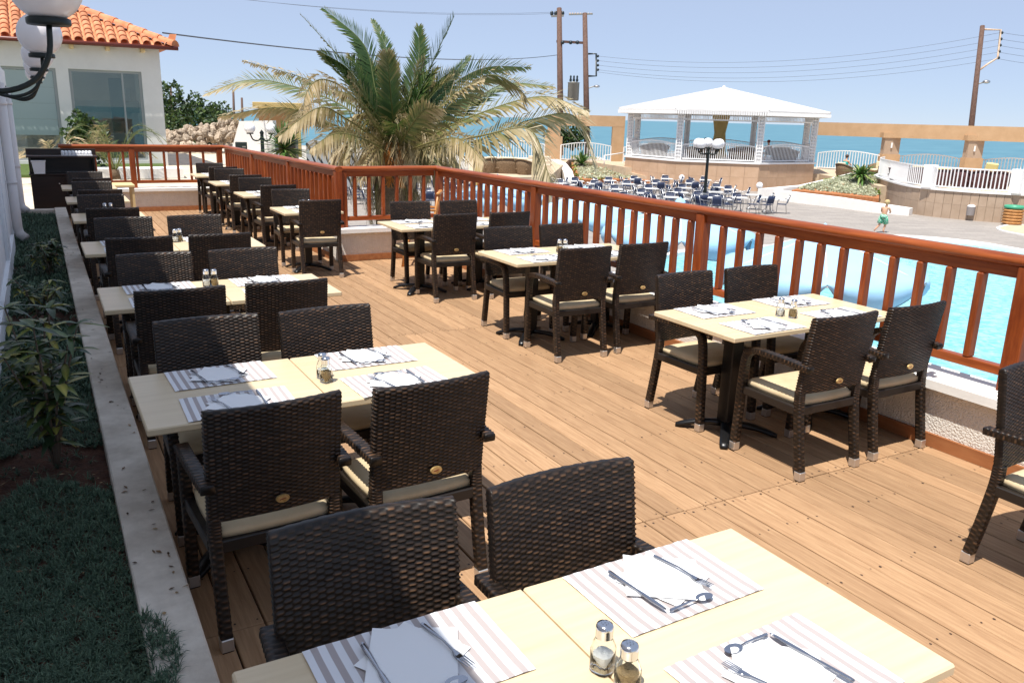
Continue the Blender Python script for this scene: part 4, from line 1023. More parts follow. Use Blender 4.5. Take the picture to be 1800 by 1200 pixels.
def gz(px, depth, z): p = atF(px, 250, depth); return V(p.x, p.y, z)
bush('large dense green bush beside the house corner', gz(312, 44, .0), 1.7, 2.2, 1.5, 3000, 3, .24)
bush('low dense green bush behind the rock pile', gz(362, 46, .1), 1.5, 2.0, 1.15, 2400, 8, .22)
bush('dark leafy shrub added at the tall house window for its reflected bush', V(1.15, 29.6, 0), .50, .45, .85, 900, 12, .16)  # added shrub, stands in for a bush mirrored in the pane
bush('green shrubs behind the seaside railing left of the gazebo', atF(1004, 262, 70), 2.3, 1.5, 1.0, 1200, 14, .3)
rk = thing('rock_pile', 'heap of pale tan boulders in front of the bushes', 'rocks', gz(350, 38, -.05)); rnd = random.Random(21)
rmesh = []
for k in range(6):
    bm = bmesh.new(); bmesh.ops.create_icosphere(bm, subdivisions=2, radius=1)
    ph = [rnd.uniform(0, 6) for _ in range(6)]
    for v in bm.verts:
        c = v.co; f_ = 1+.22*math.sin(c.x*2.3+ph[0])*math.cos(c.y*2.1+ph[1])+.16*math.sin(c.z*4+ph[2]+c.x*3)+.08*math.sin(c.y*8+ph[3]); v.co = Vector((c.x*f_, c.y*f_*.85, c.z*f_*.72))
    me = bpy.data.meshes.new('rock'); bm.to_mesh(me); bm.free(); me.materials.append(MAT['rock']); rmesh.append(me)
rx_ = V(RT.x, RT.y, 0).normalized(); fx_ = V(_F.x, _F.y, 0).normalized()
for k in range(210):
    u = rnd.uniform(-1.5, 1.75); d_ = rnd.uniform(-1.2, 1.6); zz = max(0, (.95+.20*u+.33*(d_+1.2)/2.8)*rnd.uniform(.35, 1.0)*min(1, (d_+1.7)/1.3)); r = rnd.uniform(.08, .24)
    o = link('rock', rmesh[k % 6], rk, rx_*u+fx_*d_+V(0, 0, zz)); o.scale = (r, r*rnd.uniform(.7, 1.1), r*rnd.uniform(.6, 1)); o.rotation_euler = (rnd.uniform(0, 6), rnd.uniform(0, 6), rnd.uniform(0, 6))
# slanted white wall, double globe lamp, speaker, yucca, ochre shelter, zebra board
def facing(px, depth, z): p = gz(px, depth, z); return p, heading(p)
def poly_slab(name, label, cat, pix, depth, thick, m, zmin=None):
    """upright slab whose outline is given by pixels at one distance"""
    pts = [atF(px, py, depth) for px, py in pix]; c = sum(pts, V(0, 0, 0))/len(pts); base = V(c.x, c.y, 0); out = V(RT.x, RT.y, 0).normalized(); fw = V(_F.x, _F.y, 0).normalized()
    P2 = []
    for p in pts: P2.append(((p-base).dot(out), p.z))
    if zmin is not None: P2 = [(x, zmin if (y_ == min(q_[1] for q_ in P2) or y_ < min(q_[1] for q_ in P2)+.25) else y_) for x, y_ in P2]
    n = len(P2); vs = [(x, 0, z) for x, z in P2]+[(x, thick, z) for x, z in P2]; m_ = MB()
    a = sum(P2[i][0]*P2[(i+1) % n][1]-P2[(i+1) % n][0]*P2[i][1] for i in range(n)); f0 = tuple(range(n)); f1 = tuple(range(2*n-1, n-1, -1))
    m_.add(vs, [f0 if a > 0 else f0[::-1], f1 if a > 0 else f1[::-1]]+[(i, (i+1) % n, n+(i+1) % n, n+i) for i in range(n)])
    o = m_.build(name, m); o.location = base; o.rotation_euler = (0, 0, math.atan2(out.y, out.x))
    bmx = bmesh.new(); bmx.from_mesh(o.data); bmesh.ops.recalc_face_normals(bmx, faces=bmx.faces); bmx.to_mesh(o.data); bmx.free()
    return tag(o, label, cat) if cat else struct(o)
poly_slab('sloping_wall', 'white garden wall with one slanted end behind the double lamp', 'wall', [(396, 292), (424, 213), (482, 212), (484, 295)], 33, .5, 'white_wall')
def globe_lamp(label, base, h, arms, rg, group=None, post=.05, mname='iron', single=False):
    t = thing('globe_lamp_post' if not single else 'globe_lamp_bollard', label, 'street lamp', base, heading(base), group)
    MB().lathe([(post*2.0, 0), (post*2.0, .05*h), (post*1.2, .09*h), (post, .12*h), (post*.8, h)], 12).build('post', mname, t)
    if single:
        MB().sphere((0, 0, h+rg*.9), rg, 20, 12).build('globe', 'white_globe', t); MB().lathe([(rg*.55, h-.02), (rg*.6, h+.03), (.01, h+.04)], 14).build('gallery', mname, t); return t
    for a, dz in arms:
        x = V(math.sin(a), math.cos(a), 0); R_ = rg*2.1; A = MB()
        A.tube(curve([V(0, 0, h-.06), x*R_*.3+V(0, 0, h-.22), x*R_*.75+V(0, 0, h-.20), x*R_+V(0, 0, h+.02+dz)], 10), post*.38, 6); A.build('arm', mname, t)
        MB().lathe([(.01, 0), (rg*.62, 0), (rg*.62, .04), (.01, .045)], 14, x*R_+V(0, 0, h+.02+dz)).build('gallery', mname, t)
        MB().sphere(x*R_+V(0, 0, h+.04+dz+rg*.93), rg, 20, 12).build('globe', 'white_globe', t)
    MB().lathe([(post*.8, h), (post*1.1, h+.05), (.01, h+.16)], 10).build('finial', mname, t)
    return t
mat('white_globe', (.84, .83, .84), .2, coat=.3)
pl = gz(461, 30, -.06); hz2 = atF(461, 236, 30).z+.06
globe_lamp('brown lamp post with two white globes in front of the slanted wall', pl, hz2, [(-PI/2, -.02), (PI/2*.62, -.02)], .195, post=.075)
p, rz = facing(424, 24, -.06); sp = thing('loudspeaker', 'dark green outdoor loudspeaker box on a post behind the back railing', 'speaker', p, rz)
zt_ = atF(424, 250, 24).z+.06
MB().tube([(0, .06, 0), (0, .06, zt_-.2)], .03, 8).build('post', 'iron', sp); MB().bbox(-.17, .16, -.08, .2, zt_-.22, zt_, .012).build('cabinet', 'speaker', sp); MB().box(.02, .12, -.086, -.0805, zt_-.15, zt_-.11).build('badge_plate', 'grey_metal', sp)
yb_ = gz(500, 25, -.06); spiky('yucca_plant', 'green spiky yucca in front of the yellow column', yb_, 210, .95, .034, 'yucca', 'yucca', (-.35, 1.45), .15, (.3, 1), 3, stem=atF(500, 262, 25).z+.06)
sh = thing('ochre_shelter', 'ochre yellow plastered shelter with flat roof left of the palm', 'shelter', gz(500, 36, -.06), heading(gz(500, 36, 0)))
zc = atF(500, 186, 36).z+.06
MB().bbox(.10, .72, 0, .6, 0, zc-.15, .02).build('column', 'ochre_yellow', sh); MB().bbox(-1.25, .85, -.2, 3, zc-.15, zc+.12, .02).build('roof_slab', 'ochre_yellow', sh); MB().bbox(-1.1, .3, 2.4, 3, 0, zc-.151, .02).build('wall', 'ochre', sh)
zb = poly_slab('zebra_board', 'grey bar counter front with black zebra stripes behind the railing', 'counter', [(539, 330), (539, 252), (548, 246), (585, 250), (612, 262), (630, 280), (634, 330)], 27, .35, 'zebra')
MB().box(-1.55, -1.18, -.02, .34, -1.5, .98).build('end_post', 'cabinet', zb)
poly_slab('wooden_fence', 'low orange-brown wooden fence behind the bistro tables', 'fence', [(585, 318), (585, 304), (668, 306), (668, 320)], 47, .12, 'base_board')
poly_slab('ochre_pillar', 'narrow ochre pillar standing right of the palm behind the railing', 'pillar', [(832, 330), (833, 246), (847, 246), (848, 330)], 33, .45, 'ochre_yellow')

# ================================================================== SEASIDE PROMENADE, STEPS, FLOWER BEDS
ZP = -1.2
def XY(px, py, z): p = at(px, py, z); return (p.x, p.y)
prom = [XY(820, 312, ZP), XY(966, 311, ZP), XY(1002, 279, ZP), XY(1100, 294, ZP), XY(1290, 300, ZP), XY(1440, 306, ZP), XY(1545, 327, ZP), XY(1640, 330, ZP), XY(1900, 345, ZP), XY(1900, 303, ZP), XY(1450, 294, ZP), XY(1080, 283, ZP), XY(830, 275, ZP)]
struct(MB().prism(prom, ZT-.2, ZP).build('promenade', 'sand'))
for k in range(4): 
    st_ = [XY(925, 300+3*k, ZP), XY(968, 301+3*k, ZP), XY(968, 297+3*k, ZP), XY(925, 296+3*k, ZP)]
step = thing('garden_steps', 'broad beige steps beside the wicker armchairs', 'steps', atF(947, 290, 52))
for k in range(4):
    a = atF(926+k, 296-7*k, 52+1.2*k)-step.location; b = atF(966+k, 297-7*k, 52+1.2*k)-step.location
    MB().prism([(a.x, a.y), (b.x, b.y), (b.x+1.2*fx_.x, b.y+1.2*fx_.y), (a.x+1.2*fx_.x, a.y+1.2*fx_.y)], -1.6, a.z).build('step', 'step_stone', step)
def bed(name, label, outline, zf, seed, n=1500):
    """raised flower bed: outline pixels with heights, soil sheet + silver plants + rim plants"""
    P = [at(px, py, z) for px, py, z in outline]; c = sum(P, V(0, 0, 0))/len(P)
    m = MB(); m.add([c+V(0, 0, .12)]+P, [(0, 1+i, 1+(i+1) % len(P)) for i in range(len(P))]); m.add([p for p in P]+[V(p.x, p.y, ZT-.1) for p in P], [(i, len(P)+i, len(P)+(i+1) % len(P), (i+1) % len(P)) for i in range(len(P))])
    o = struct(m.build(name, 'orange_soil')); rnd = random.Random(seed); g1 = MB(); g2 = MB()
    for k in range(n):
        i = rnd.randrange(len(P)); u = math.sqrt(rnd.random())*.90; v = rnd.random(); p = c*(1-u)+(P[i]*(1-v)+P[(i+1) % len(P)]*v)*u+V(0, 0, .10*(1-u)+.02); r = rnd.uniform(.10, .2)
        t0 = rnd.random()
        for q_ in range(6):
            d = V(rnd.gauss(0, 1), rnd.gauss(0, 1), abs(rnd.gauss(.6, .6))); leaf(g1, p, d, V(rnd.gauss(0, 1), rnd.gauss(0, 1), .5), r, r*.32, min(1, max(0, t0+rnd.uniform(-.25, .25))), .2, 2)
    for k in range(260):
        i = rnd.randrange(len(P)); v = rnd.random(); u = rnd.uniform(.88, 1.0); p = c*(1-u)+(P[i]*(1-v)+P[(i+1) % len(P)]*v)*u
        if math.sin(p.x*2.1+p.y*1.3) < -.3: continue
        t0 = rnd.random()
        for q_ in range(5):
            d = V(rnd.gauss(0, 1), rnd.gauss(0, 1), abs(rnd.gauss(.9, .5))); leaf(g2, p, d, V(0, 0, 1), rnd.uniform(.15, .3), .05, t0*.8+.2*rnd.random(), .3, 2)
    a = stuff(g1.build('silver_ground_cover', 'silver_plant', tones=True)); a['label'] = 'pale silver ground cover filling the '+label; a['category'] = 'ground cover'
    b = stuff(g2.build('border_plants', 'edge_plant', tones=True)); b['label'] = 'yellow-green border plants along the rim of the '+label; b['category'] = 'ground cover'
bed('flower_bed', 'flower bed left of the gazebo', [(1003, 274, -1.15), (1052, 278, -1.2), (1110, 304, -1.6), (1165, 318, -1.9), (1090, 316, -2.0), (1015, 316, -1.9), (1006, 297, -1.6)], 0, 31)
bed('flower_bed', 'flower bed right of the gazebo', [(1392, 334, -1.58), (1440, 321, -1.28), (1478, 311, -1.02), (1522, 304, -.92), (1547, 314, -1.02), (1545, 349, -1.72), (1478, 342, -1.68)], 0, 32)
# white kerbs and ramp beside the left bed
def ribbon(name, pts, wdt, h, m, label=None, cat=None):
    P = [at(*p) for p in pts]; m_ = MB(); vs = []
    for i, p in enumerate(P):
        d = (P[min(i+1, len(P)-1)]-P[max(i-1, 0)]); d.z = 0; d.normalize(); s_ = V(d.y, -d.x, 0)*wdt/2
        vs += [V(p.x-s_.x, p.y-s_.y, ZT-.2), p-s_, p+s_, V(p.x+s_.x, p.y+s_.y, ZT-.2)]
    m_.add(vs, [(i*4+k, i*4+k+1, (i+1)*4+k+1, (i+1)*4+k) for i in range(len(P)-1) for k in range(3)]+[(0, 3, 2, 1), tuple(len(vs)-4+k for k in range(4))])
    o = m_.build(name, m); bmx = bmesh.new(); bmx.from_mesh(o.data); bmesh.ops.recalc_face_normals(bmx, faces=bmx.faces); bmx.to_mesh(o.data); bmx.free()
    return tag(o, label, cat) if label else struct(o)
ribbon('bed_kerb', [(1048, 276, -1.15), (1105, 300, -1.5), (1160, 316, -1.85), (1250, 328, -2.1)], .45, 0, 'white_wall')
ribbon('bed_kerb', [(958, 281, -1.08), (974, 280, -1.05), (988, 287, -1.15), (998, 300, -1.45), (1002, 315, -1.8)], .6, 0, 'white_wall')
ribbon('ramp', [(1075, 284, -1.17), (1140, 304, -1.55), (1215, 322, -1.95), (1262, 331, -2.19)], 2.6, 0, 'sand')
ribbon('bench_wall', [(1338, 331, -1.66), (1400, 338, -1.66), (1475, 347, -1.68), (1540, 357, -1.75), (1602, 366, -1.85)], .5, 0, 'white_wall', 'long low white wall in front of the right flower bed', 'wall')
ribbon('bed_kerb', [(1342, 332, -1.60), (1410, 326, -1.42), (1460, 315, -1.10), (1504, 304, -.88)], .5, 0, 'white_wall')
spiky('yucca_plant', 'dark green yucca growing in the flower bed left of the gazebo', at(1022, 290, -1.4), 90, 1.25, .05, 'yucca', 'yucca', (.1, 1.45), .2, (0, .8), 5, .05)
spiky('cycad_plant', 'green cycad fanning out in the flower bed right of the gazebo', at(1512, 320, -1.15), 110, 1.35, .07, 'yucca', 'cycad', (.15, 1.2), .55, (.2, 1), 6, .25)
sc_ = [XY(1752, 401, ZT), XY(1775, 396, ZT), XY(1830, 398, ZT), XY(1900, 405, ZT), XY(1900, 430, ZT), XY(1830, 420, ZT), XY(1780, 411, ZT), XY(1757, 406, ZT)]
struct(MB().prism(smooth_loop(sc_), ZT-.1, ZT+.05).build('sand_circle', 'white_wall'))
cx_ = sum(q_[0] for q_ in sc_)/8; cy_ = sum(q_[1] for q_ in sc_)/8
struct(MB().sheet([(cx_+(a-cx_)*.9, cy_+(b-cy_)*.9) for a, b in smooth_loop(sc_)], ZT+.056).build('sand_patch', 'sand'))

# ================================================================== GAZEBO
GD = 57.0
gp = atF(1264, 250, GD); gaz = thing('gazebo', 'white octagonal seaside gazebo with low hipped roof on a tan base', 'gazebo', (gp.x, gp.y, ZT), heading(gp))
GR = 6.65; fz = 1.64                                 # floor above the terrace
def oc(r, k, z): a = math.radians(22.5+45*k); return V(r*math.sin(a), -r*math.cos(a), z)
for k in range(8):                                   # clad base, slab by slab
    a, b = oc(GR, k-1, 0), oc(GR, k, 0); n = 6 if k in (0, 1, 7) else 1; out = ((a+b)/2).normalized()
    for j in range(n):
        for r_ in range(2 if n > 1 else 1):
            p, q = a.lerp(b, j/n), a.lerp(b, (j+1)/n); dd = (q-p).normalized()*.006; z0 = -.3 if r_ == 0 else .82; z1 = (.814 if n > 1 else fz) if r_ == 0 else fz
            m_ = MB(); i_ = out*.15; m_.prism([((p+dd).x, (p+dd).y), ((q-dd).x, (q-dd).y), ((q-dd-i_).x, (q-dd-i_).y), ((p+dd-i_).x, (p+dd-i_).y)], z0, z1); m_.build('base_panel', 'pink_clad', gaz)
MB().prism([(oc(GR+.08, k, 0).x, oc(GR+.08, k, 0).y) for k in range(8)], fz+.002, fz+.10).build('floor', 'white_paint', gaz)
MB().prism([(oc(GR-.2, k, 0).x, oc(GR-.2, k, 0).y) for k in range(8)], -.3, fz).build('core', 'pink_clad', gaz)
ez = 2.65-ZT; az_ = 4.18-ZT
for k in range(8):
    c = oc(GR-.25, k, 0); pm = MB()
    for dx, dy in ((-.17, -.17), (.17, -.17), (-.17, .17), (.17, .17)): pm.box(c.x+dx-.035, c.x+dx+.035, c.y+dy-.035, c.y+dy+.035, fz+.1, ez-.1)
    for j in range(14):
        z = fz+.35+j*(ez-fz-.5)/14
        pm.box(c.x-.2, c.x+.2, c.y-.19, c.y-.16, z, z+.07); pm.box(c.x-.19, c.x-.16, c.y-.2, c.y+.2, z, z+.07); pm.box(c.x+.16, c.x+.19, c.y-.2, c.y+.2, z, z+.07)
    pm.build('lattice_post', 'white_paint', gaz)
    MB().tube([V(c.x, c.y, fz+.1), V(c.x, c.y, fz+1.2), V(c.x, c.y, ez-.9), V(c.x, c.y, ez-.1)], [.17, .15, .12, .2], 10).build('drape', 'white_paint', gaz)
for k in range(8):
    a, b = oc(GR-.25, k-1, 0), oc(GR-.25, k, 0); d = (b-a).normalized(); a2, b2 = a+d*.25, b-d*.25; L = (b2-a2).length
    rl = MB(); bl = MB(); tr_ = MB(); N_ = 34
    top = [a2.lerp(b2, i/16)+V(0, 0, fz+1.05+.17*math.sin(PI*i/16)) for i in range(17)]
    for i in range(16): rl.beam(top[i], top[i+1], .06, .06)
    rl.beam(a2+V(0, 0, fz+.2), b2+V(0, 0, fz+.2), .06, .06)
    for i in range(N_+1):
        u = i/N_; p = a2.lerp(b2, u); bl.beam(p+V(0, 0, fz+.2), p+V(0, 0, fz+1.03+.17*math.sin(PI*u)), .035, .035)
    rl.build('railing_frame', 'white_paint', gaz); stuff(bl.build('railing_bars', 'white_paint', gaz))
    tr_.beam(a2+V(0, 0, ez-.62), b2+V(0, 0, ez-.62), .05, .07); tr_.beam(a2+V(0, 0, ez-.2), b2+V(0, 0, ez-.2), .08, .22)
    for i in range(N_+1): p = a2.lerp(b2, i/N_); tr_.beam(p+V(0, 0, ez-.6), p+V(0, 0, ez-.3), .075, .03)
    stuff(tr_.build('fretwork_trim', 'white_paint', gaz))
    e0, e1 = oc(7.3, k-1, ez), oc(7.3, k, ez); ap = V(0, 0, az_)
    rf = MB(); rf.add([e0, e1, ap, e0-V(0, 0, .10), e1-V(0, 0, .10), ap-V(0, 0, .12)], [(0, 1, 2), (3, 5, 4), (0, 3, 4, 1)]); ro = rf.build('roof_panel', 'white_roof', gaz)
    for j in range(1, 6):
        u = j/6; p, q = e0.lerp(ap, u), e1.lerp(ap, u); nrm = (e1-e0).cross(ap-e0).normalized()
        MB().beam(p, q, .04, .012, up=nrm).build('roof_batten', 'white_roof', ro)
    MB().beam(e1+V(0, 0, .02), ap+V(0, 0, .02), .09, .06).build('hip_batten', 'white_roof', ro)
    fb = MB(); 
    for i in range(40): p = e0.lerp(e1, (i+.5)/40); fb.box(p.x-.05, p.x+.05, p.y-.05, p.y+.05, ez-.30, ez-.11)
    stuff(fb.build('eave_fringe', 'white_paint', gaz))
MB().sphere((0, 0, az_+.02), .12, 12, 8).build('finial', 'white_roof', gaz)
cb_ = MB(); cb_.lathe([(.55, fz+.11), (.5, 2.2), (.38, 3.4), (.62, ez-.05)], 16); cb_.build('curtain_column', 'ochre_yellow', gaz)
gx = V(math.cos(heading(gp)), math.sin(heading(gp)), 0); gy = V(-math.sin(heading(gp)), math.cos(heading(gp)), 0)
def in_gaz(x, y, z): return V(gp.x, gp.y, ZT+fz+.10+z)+gx*x+gy*y

# ================================================================== WICKER TUB CHAIRS AND SOFAS
def tub(name, cat, m, cush, wdt=.5, dpt=.45, h=.82, hb=.62):
    t = thing(name, 'x', cat); n = 18; s_ = MB(); vs = []
    for lv, (z, g_) in enumerate(((0, .82), (.32, .95), (.6, 1.0), (1, 1.10))):
        for k in range(n+1):
            a = math.radians(-25+230*k/n); back = max(0, math.sin(a)); zz = z*(hb+(h-hb)*back)
            vs.append((math.cos(a)*wdt*g_, -math.sin(a)*dpt*g_, zz+.02))
    m1 = n+1; fs = [(l*m1+k, l*m1+k+1, (l+1)*m1+k+1, (l+1)*m1+k) for l in range(3) for k in range(n)]
    o = len(vs); vin = [(x*.86, y*.86, z) for x, y, z in vs]; s_.add(vs+vin, fs+[tuple(o+i for i in f[::-1]) for f in fs]+[(3*m1+k, 3*m1+k+1, o+3*m1+k+1, o+3*m1+k) for k in range(n)], None, True)
    s_.build('shell', m, t)
    MB().tube([vs[3*m1+k] for k in range(m1)], .03, 6).build('rim', m, t)
    MB().bbox(-wdt*.8, wdt*.8, -dpt*.75, dpt*.75, .26, .34, .02).build('seat', m, t)
    MB().bbox(-wdt*.74, wdt*.74, -dpt*.65, dpt*.8, .341, .45, .04).build('cushion', cush, t)
    b_ = MB().bbox(-wdt*.6, wdt*.6, -dpt*.78, -dpt*.55, .45, h+.10, .04); b_.build('back_cushion', cush, t)
    return t
tubA = tub('wicker_armchair', 'armchair', 'brown_wicker', 'cream_fabric'); tubB = tub('wicker_armchair', 'armchair', 'dark_wicker', 'yellow_fabric')
tubC = tub('wicker_sofa', 'sofa', 'brown_wicker', 'cream_fabric', wdt=.95)
def put(proto_, px, py, z, turn, label, group=None, sc=1.0):
    p = at(px, py, z) if sc else None; o = place(proto_, p, heading(p)+turn, label, group); return o
put(tubA, 861, 304, ZP, 0.3, 'brown wicker tub chair left of the wicker sofa, behind the railing', 'brown wicker seats on the promenade')
put(tubC, 895, 305, ZP, -.05, 'brown wicker sofa with pale cushions beside the steps', 'brown wicker seats on the promenade')
put(tubA, 922, 307, ZP, -.6, 'brown wicker tub chair between the wicker sofa and the steps', 'brown wicker seats on the promenade')
put(tubA, 1482, 312, ZP, -.7, 'brown wicker tub chair holding the seated person', 'brown wicker seats on the promenade')
put(tubA, 1537, 309, ZP, 2.3, 'empty brown wicker tub chair right of the cycad', 'brown wicker seats on the promenade')

# ================================================================== RIGHT-HAND CURVED TERRACE
ZC = -.88
wl = [at(1900, 402, ZT), at(1800, 394, ZT), at(1700, 387, ZT), at(1600, 375, ZT), atF(1556, 300, 45.5), atF(1545, 300, 48), atF(1552, 300, 50)]
wl = [V(p.x, p.y, 0) for p in wl]; cw = curve(wl, 42)
ct = thing('curved_terrace', 'raised curved terrace with tan clad wall and white coping at the right', 'terrace', (wl[2].x, wl[2].y, ZT)); o0 = V(wl[2].x, wl[2].y, 0)
far_ = [V(p.x, p.y, 0) for p in (atF(1900, 300, 55),)]
MB().prism([((p-o0).x+.02, (p-o0).y+.02) for p in cw]+[((far_[0]-o0).x, (far_[0]-o0).y)], -.2, ZC-ZT-.02).build('terrace_floor', 'sand', ct)
for i in range(len(cw)-1):
    a, b = cw[i]-o0, cw[i+1]-o0; d = (b-a).normalized(); n = V(d.y, -d.x, 0); g_ = d*.006
    if n.dot(CAM-cw[i]) < 0: n = -n
    for z0, z1 in ((-.1, .66), (.666, ZC-ZT-.06)):
        q = [a+g_, b-g_, b-g_+n*.06, a+g_+n*.06]; MB().prism([(v.x, v.y) for v in q], z0, z1).build('wall_panel', 'stone_clad', ct)
cp_ = MB(); vs = []
for i, p in enumerate(cw):
    d = (cw[min(i+1, len(cw)-1)]-cw[max(i-1, 0)]).normalized(); n = V(d.y, -d.x, 0); n = n if n.dot(CAM-p) > 0 else -n; q = p-o0
    vs += [q+n*.12+V(0, 0, ZC-ZT-.055), q+n*.12+V(0, 0, ZC-ZT+.03), q-n*.25+V(0, 0, ZC-ZT+.03), q-n*.25+V(0, 0, ZC-ZT-.055)]
cp_.add(vs, [(i*4+k, i*4+(k+1) % 4, (i+1)*4+(k+1) % 4, (i+1)*4+k) for i in range(len(cw)-1) for k in range(4)]); cp_.build('coping', 'white_paint', ct)
rt = thing('terrace_railing', 'white railing with square pillars along the curved terrace', 'railing', (wl[2].x, wl[2].y, ZC+.03)); bars = MB(); fr_ = MB(); fl_ = MB(); acc = 0; fine = curve(wl, 420)
pil = [at(1800-4, 394, ZT), at(1637, 381, ZT)]; pil = [at(1782, 392, ZT), at(1634, 380, ZT)]
for i in range(0, len(fine)-6, 6):
    a, b = fine[i]-o0, fine[i+6]-o0
    fr_.beam(a+V(0, 0, .98), b+V(0, 0, .98), .05, .06); fl_.beam(a+V(0, 0, .1), b+V(0, 0, .1), .05, .06)
for i in range(1, len(fine)):
    acc += (fine[i]-fine[i-1]).length
    if acc > .155: acc = 0; p = fine[i]-o0; bars.box(p.x-.02, p.x+.02, p.y-.02, p.y+.02, .1, .98)
fr_.build('top_rail', 'white_paint', rt); fl_.build('bottom_rail', 'white_paint', rt); stuff(bars.build('bars', 'white_paint', rt))
for px in (1637, 1792, 1728-16):
    if px == 1712: continue
    p = min(fine, key=lambda q_: abs((q_-CAM).dot(RT)/max(.1, (q_-CAM).dot(_F))*FPX+900-px)+ (0 if (q_-CAM).dot(_F) < 42 else 999)); p = p-o0
    MB().bbox(p.x-.24, p.x+.24, p.y-.24, p.y+.24, -.02, 1.06, .02).build('pillar', 'white_paint', rt)
def put2(px, depth, turn, label): p = atF(px, 310, depth); place(tubB, (p.x, p.y, ZC), heading(p)+turn, label, 'dark wicker seats on the curved terrace')
for px, dp, tn, l in ((1578, 44.5, .8, 'dark wicker armchair nearest the curved end of the white railing'), (1612, 42, .1, 'dark wicker armchair left of the first white pillar'), (1655, 40.5, .2, 'dark wicker armchair just right of the first white pillar'), (1690, 41, -.2, 'dark wicker armchair below the right ochre column'),
                      (1722, 40.5, .3, 'dark wicker armchair with a bright yellow cushion'), (1757, 40, .0, 'dark wicker armchair just left of the last white pillar'), (1800, 39.5, .0, 'dark wicker armchair cut off by the right edge')):
    put2(px, dp, tn, l)
yc_ = atF(1742, 296, 41.5); o = MB().bbox(-.28, .28, -.07, .07, .0, .48, .05).build('yellow_cushion', 'yellow_fabric'); o.location = yc_-V(0, 0, .2); o.rotation_euler = (.2, .1, heading(yc_)); tag(o, 'bright yellow cushion propped on the dark wicker seats', 'cushion')

# ================================================================== OCHRE FRAMES AND SEASIDE RAILINGS
def frame_box(parent, a, b, z0, z1, th, m, nm):
    a = V(a.x, a.y, 0)-parent.location; b = V(b.x, b.y, 0)-parent.location; d = (b-a).normalized(); n = V(-d.y, d.x, 0)*th/2; a.z = b.z = 0
    MB().prism([((a-n).x, (a-n).y), ((b-n).x, (b-n).y), ((b+n).x, (b+n).y), ((a+n).x, (a+n).y)], z0, z1).build(nm, m, parent)
pf = thing('ochre_portal', 'ochre rendered portal frame left of the gazebo', 'wall', (0, 0, 0)); zA = atF(1080, 204, 63).z; zB = atF(1080, 223, 63).z
frame_box(pf, atF(962, 250, 63), atF(1096, 250, 63), zB, zA, .6, 'ochre', 'beam'); frame_box(pf, atF(1075, 250, 63), atF(1096, 250, 63), ZP-.3, zB, .58, 'ochre', 'column')
frame_box(pf, atF(962, 250, 63), atF(984, 250, 63), ZP-.3, zB, .58, 'ochre', 'column'); frame_box(pf, atF(958, 250, 62.9), atF(988, 250, 62.9), ZP-.3, ZP+1.75, .8, 'ochre', 'plinth')
pf = thing('ochre_portal', 'long ochre beam on two tan columns right of the gazebo', 'wall', (0, 0, 0)); A, B = atF(1438, 250, 60), atF(1900, 250, 50); zA = 2.10; zB = 1.18
frame_box(pf, A, B, zB, zA, .6, 'ochre', 'beam')
for px in (1566, 1713):
    u = (px-1438)/(1900-1438); dp = 1/((1-u)/60+u/50); hw = 13.5; frame_box(pf, atF(px-hw, 250, dp), atF(px+hw, 250, dp), ZP-.2, zB, .56, 'stone_clad', 'column')
    frame_box(pf, atF(px-18, 250, dp), atF(px+18, 250, dp), zB-.012, zB+.33, .70, 'ochre', 'capital'); frame_box(pf, atF(px-15.5, 250, dp), atF(px+15.5, 250, dp), ZP-.2, ZP+1.28, .66, 'ochre', 'plinth')
    frame_box(pf, atF(px+1, 250, dp-.33), atF(px+3.5, 250, dp-.33), ZP+1.7, ZP+2.05, .06, 'white_paint', 'wall_light')
def sea_rail(label, x0, x1, d0, d1, zb=ZP, h=1.15, arch=.22, n=None):
    a, b = atF(x0, 260, d0), atF(x1, 260, d1); a.z = b.z = 0; t = thing('seaside_railing', label, 'railing', (a.x, a.y, zb), 0, 'white arched seaside railings'); L = (b-a).length; n = n or int(L/.19); f_ = MB(); g_ = MB(); D_ = b-a
    pts = [D_*(i/16)+V(0, 0, h+arch*math.sin(PI*i/16)) for i in range(17)]
    for i in range(16): f_.beam(pts[i], pts[i+1], .06, .06)
    f_.beam(V(0, 0, .12), D_+V(0, 0, .12), .05, .05); f_.beam(V(0, 0, 0), V(0, 0, h), .07, .07); f_.beam(D_, D_+V(0, 0, h), .07, .07)
    for i in range(1, n): u = i/n; g_.beam(D_*u+V(0, 0, .12), D_*u+V(0, 0, h+arch*math.sin(PI*u)), .04, .04)
    f_.build('frame', 'white_paint', t); stuff(g_.build('bars', 'white_paint', t))
sea_rail('white arched railing left of the ochre frame, behind the wicker sofa', 876, 957, 62, 62); sea_rail('white arched railing inside the ochre portal frame', 986, 1074, 62, 62)
sea_rail('short white railing between the portal frame and the gazebo', 1097, 1112, 61, 61, arch=0); sea_rail('white arched railing just right of the gazebo, behind the seated person', 1440, 1550, 60, 57)
sea_rail('white arched railing between the two ochre columns', 1584, 1694, 57, 54.5); sea_rail('white arched railing right of the last ochre column', 1731, 1850, 54, 51)
for k in range(3): sea_rail(('first', 'second', 'third')[k]+' white arched railing seen through the gazebo from the left', 1112+k*106, 1216+k*106, 66, 66)
rh = thing('ramp_handrail', 'slanting white handrail at the top of the ramp by the gazebo', 'handrail', (0, 0, 0)); MB().tube([atF(1062, 290, 57), atF(1062, 274, 57), atF(1100, 268, 58)], .04, 6).build('handrail', 'white_paint', rh)

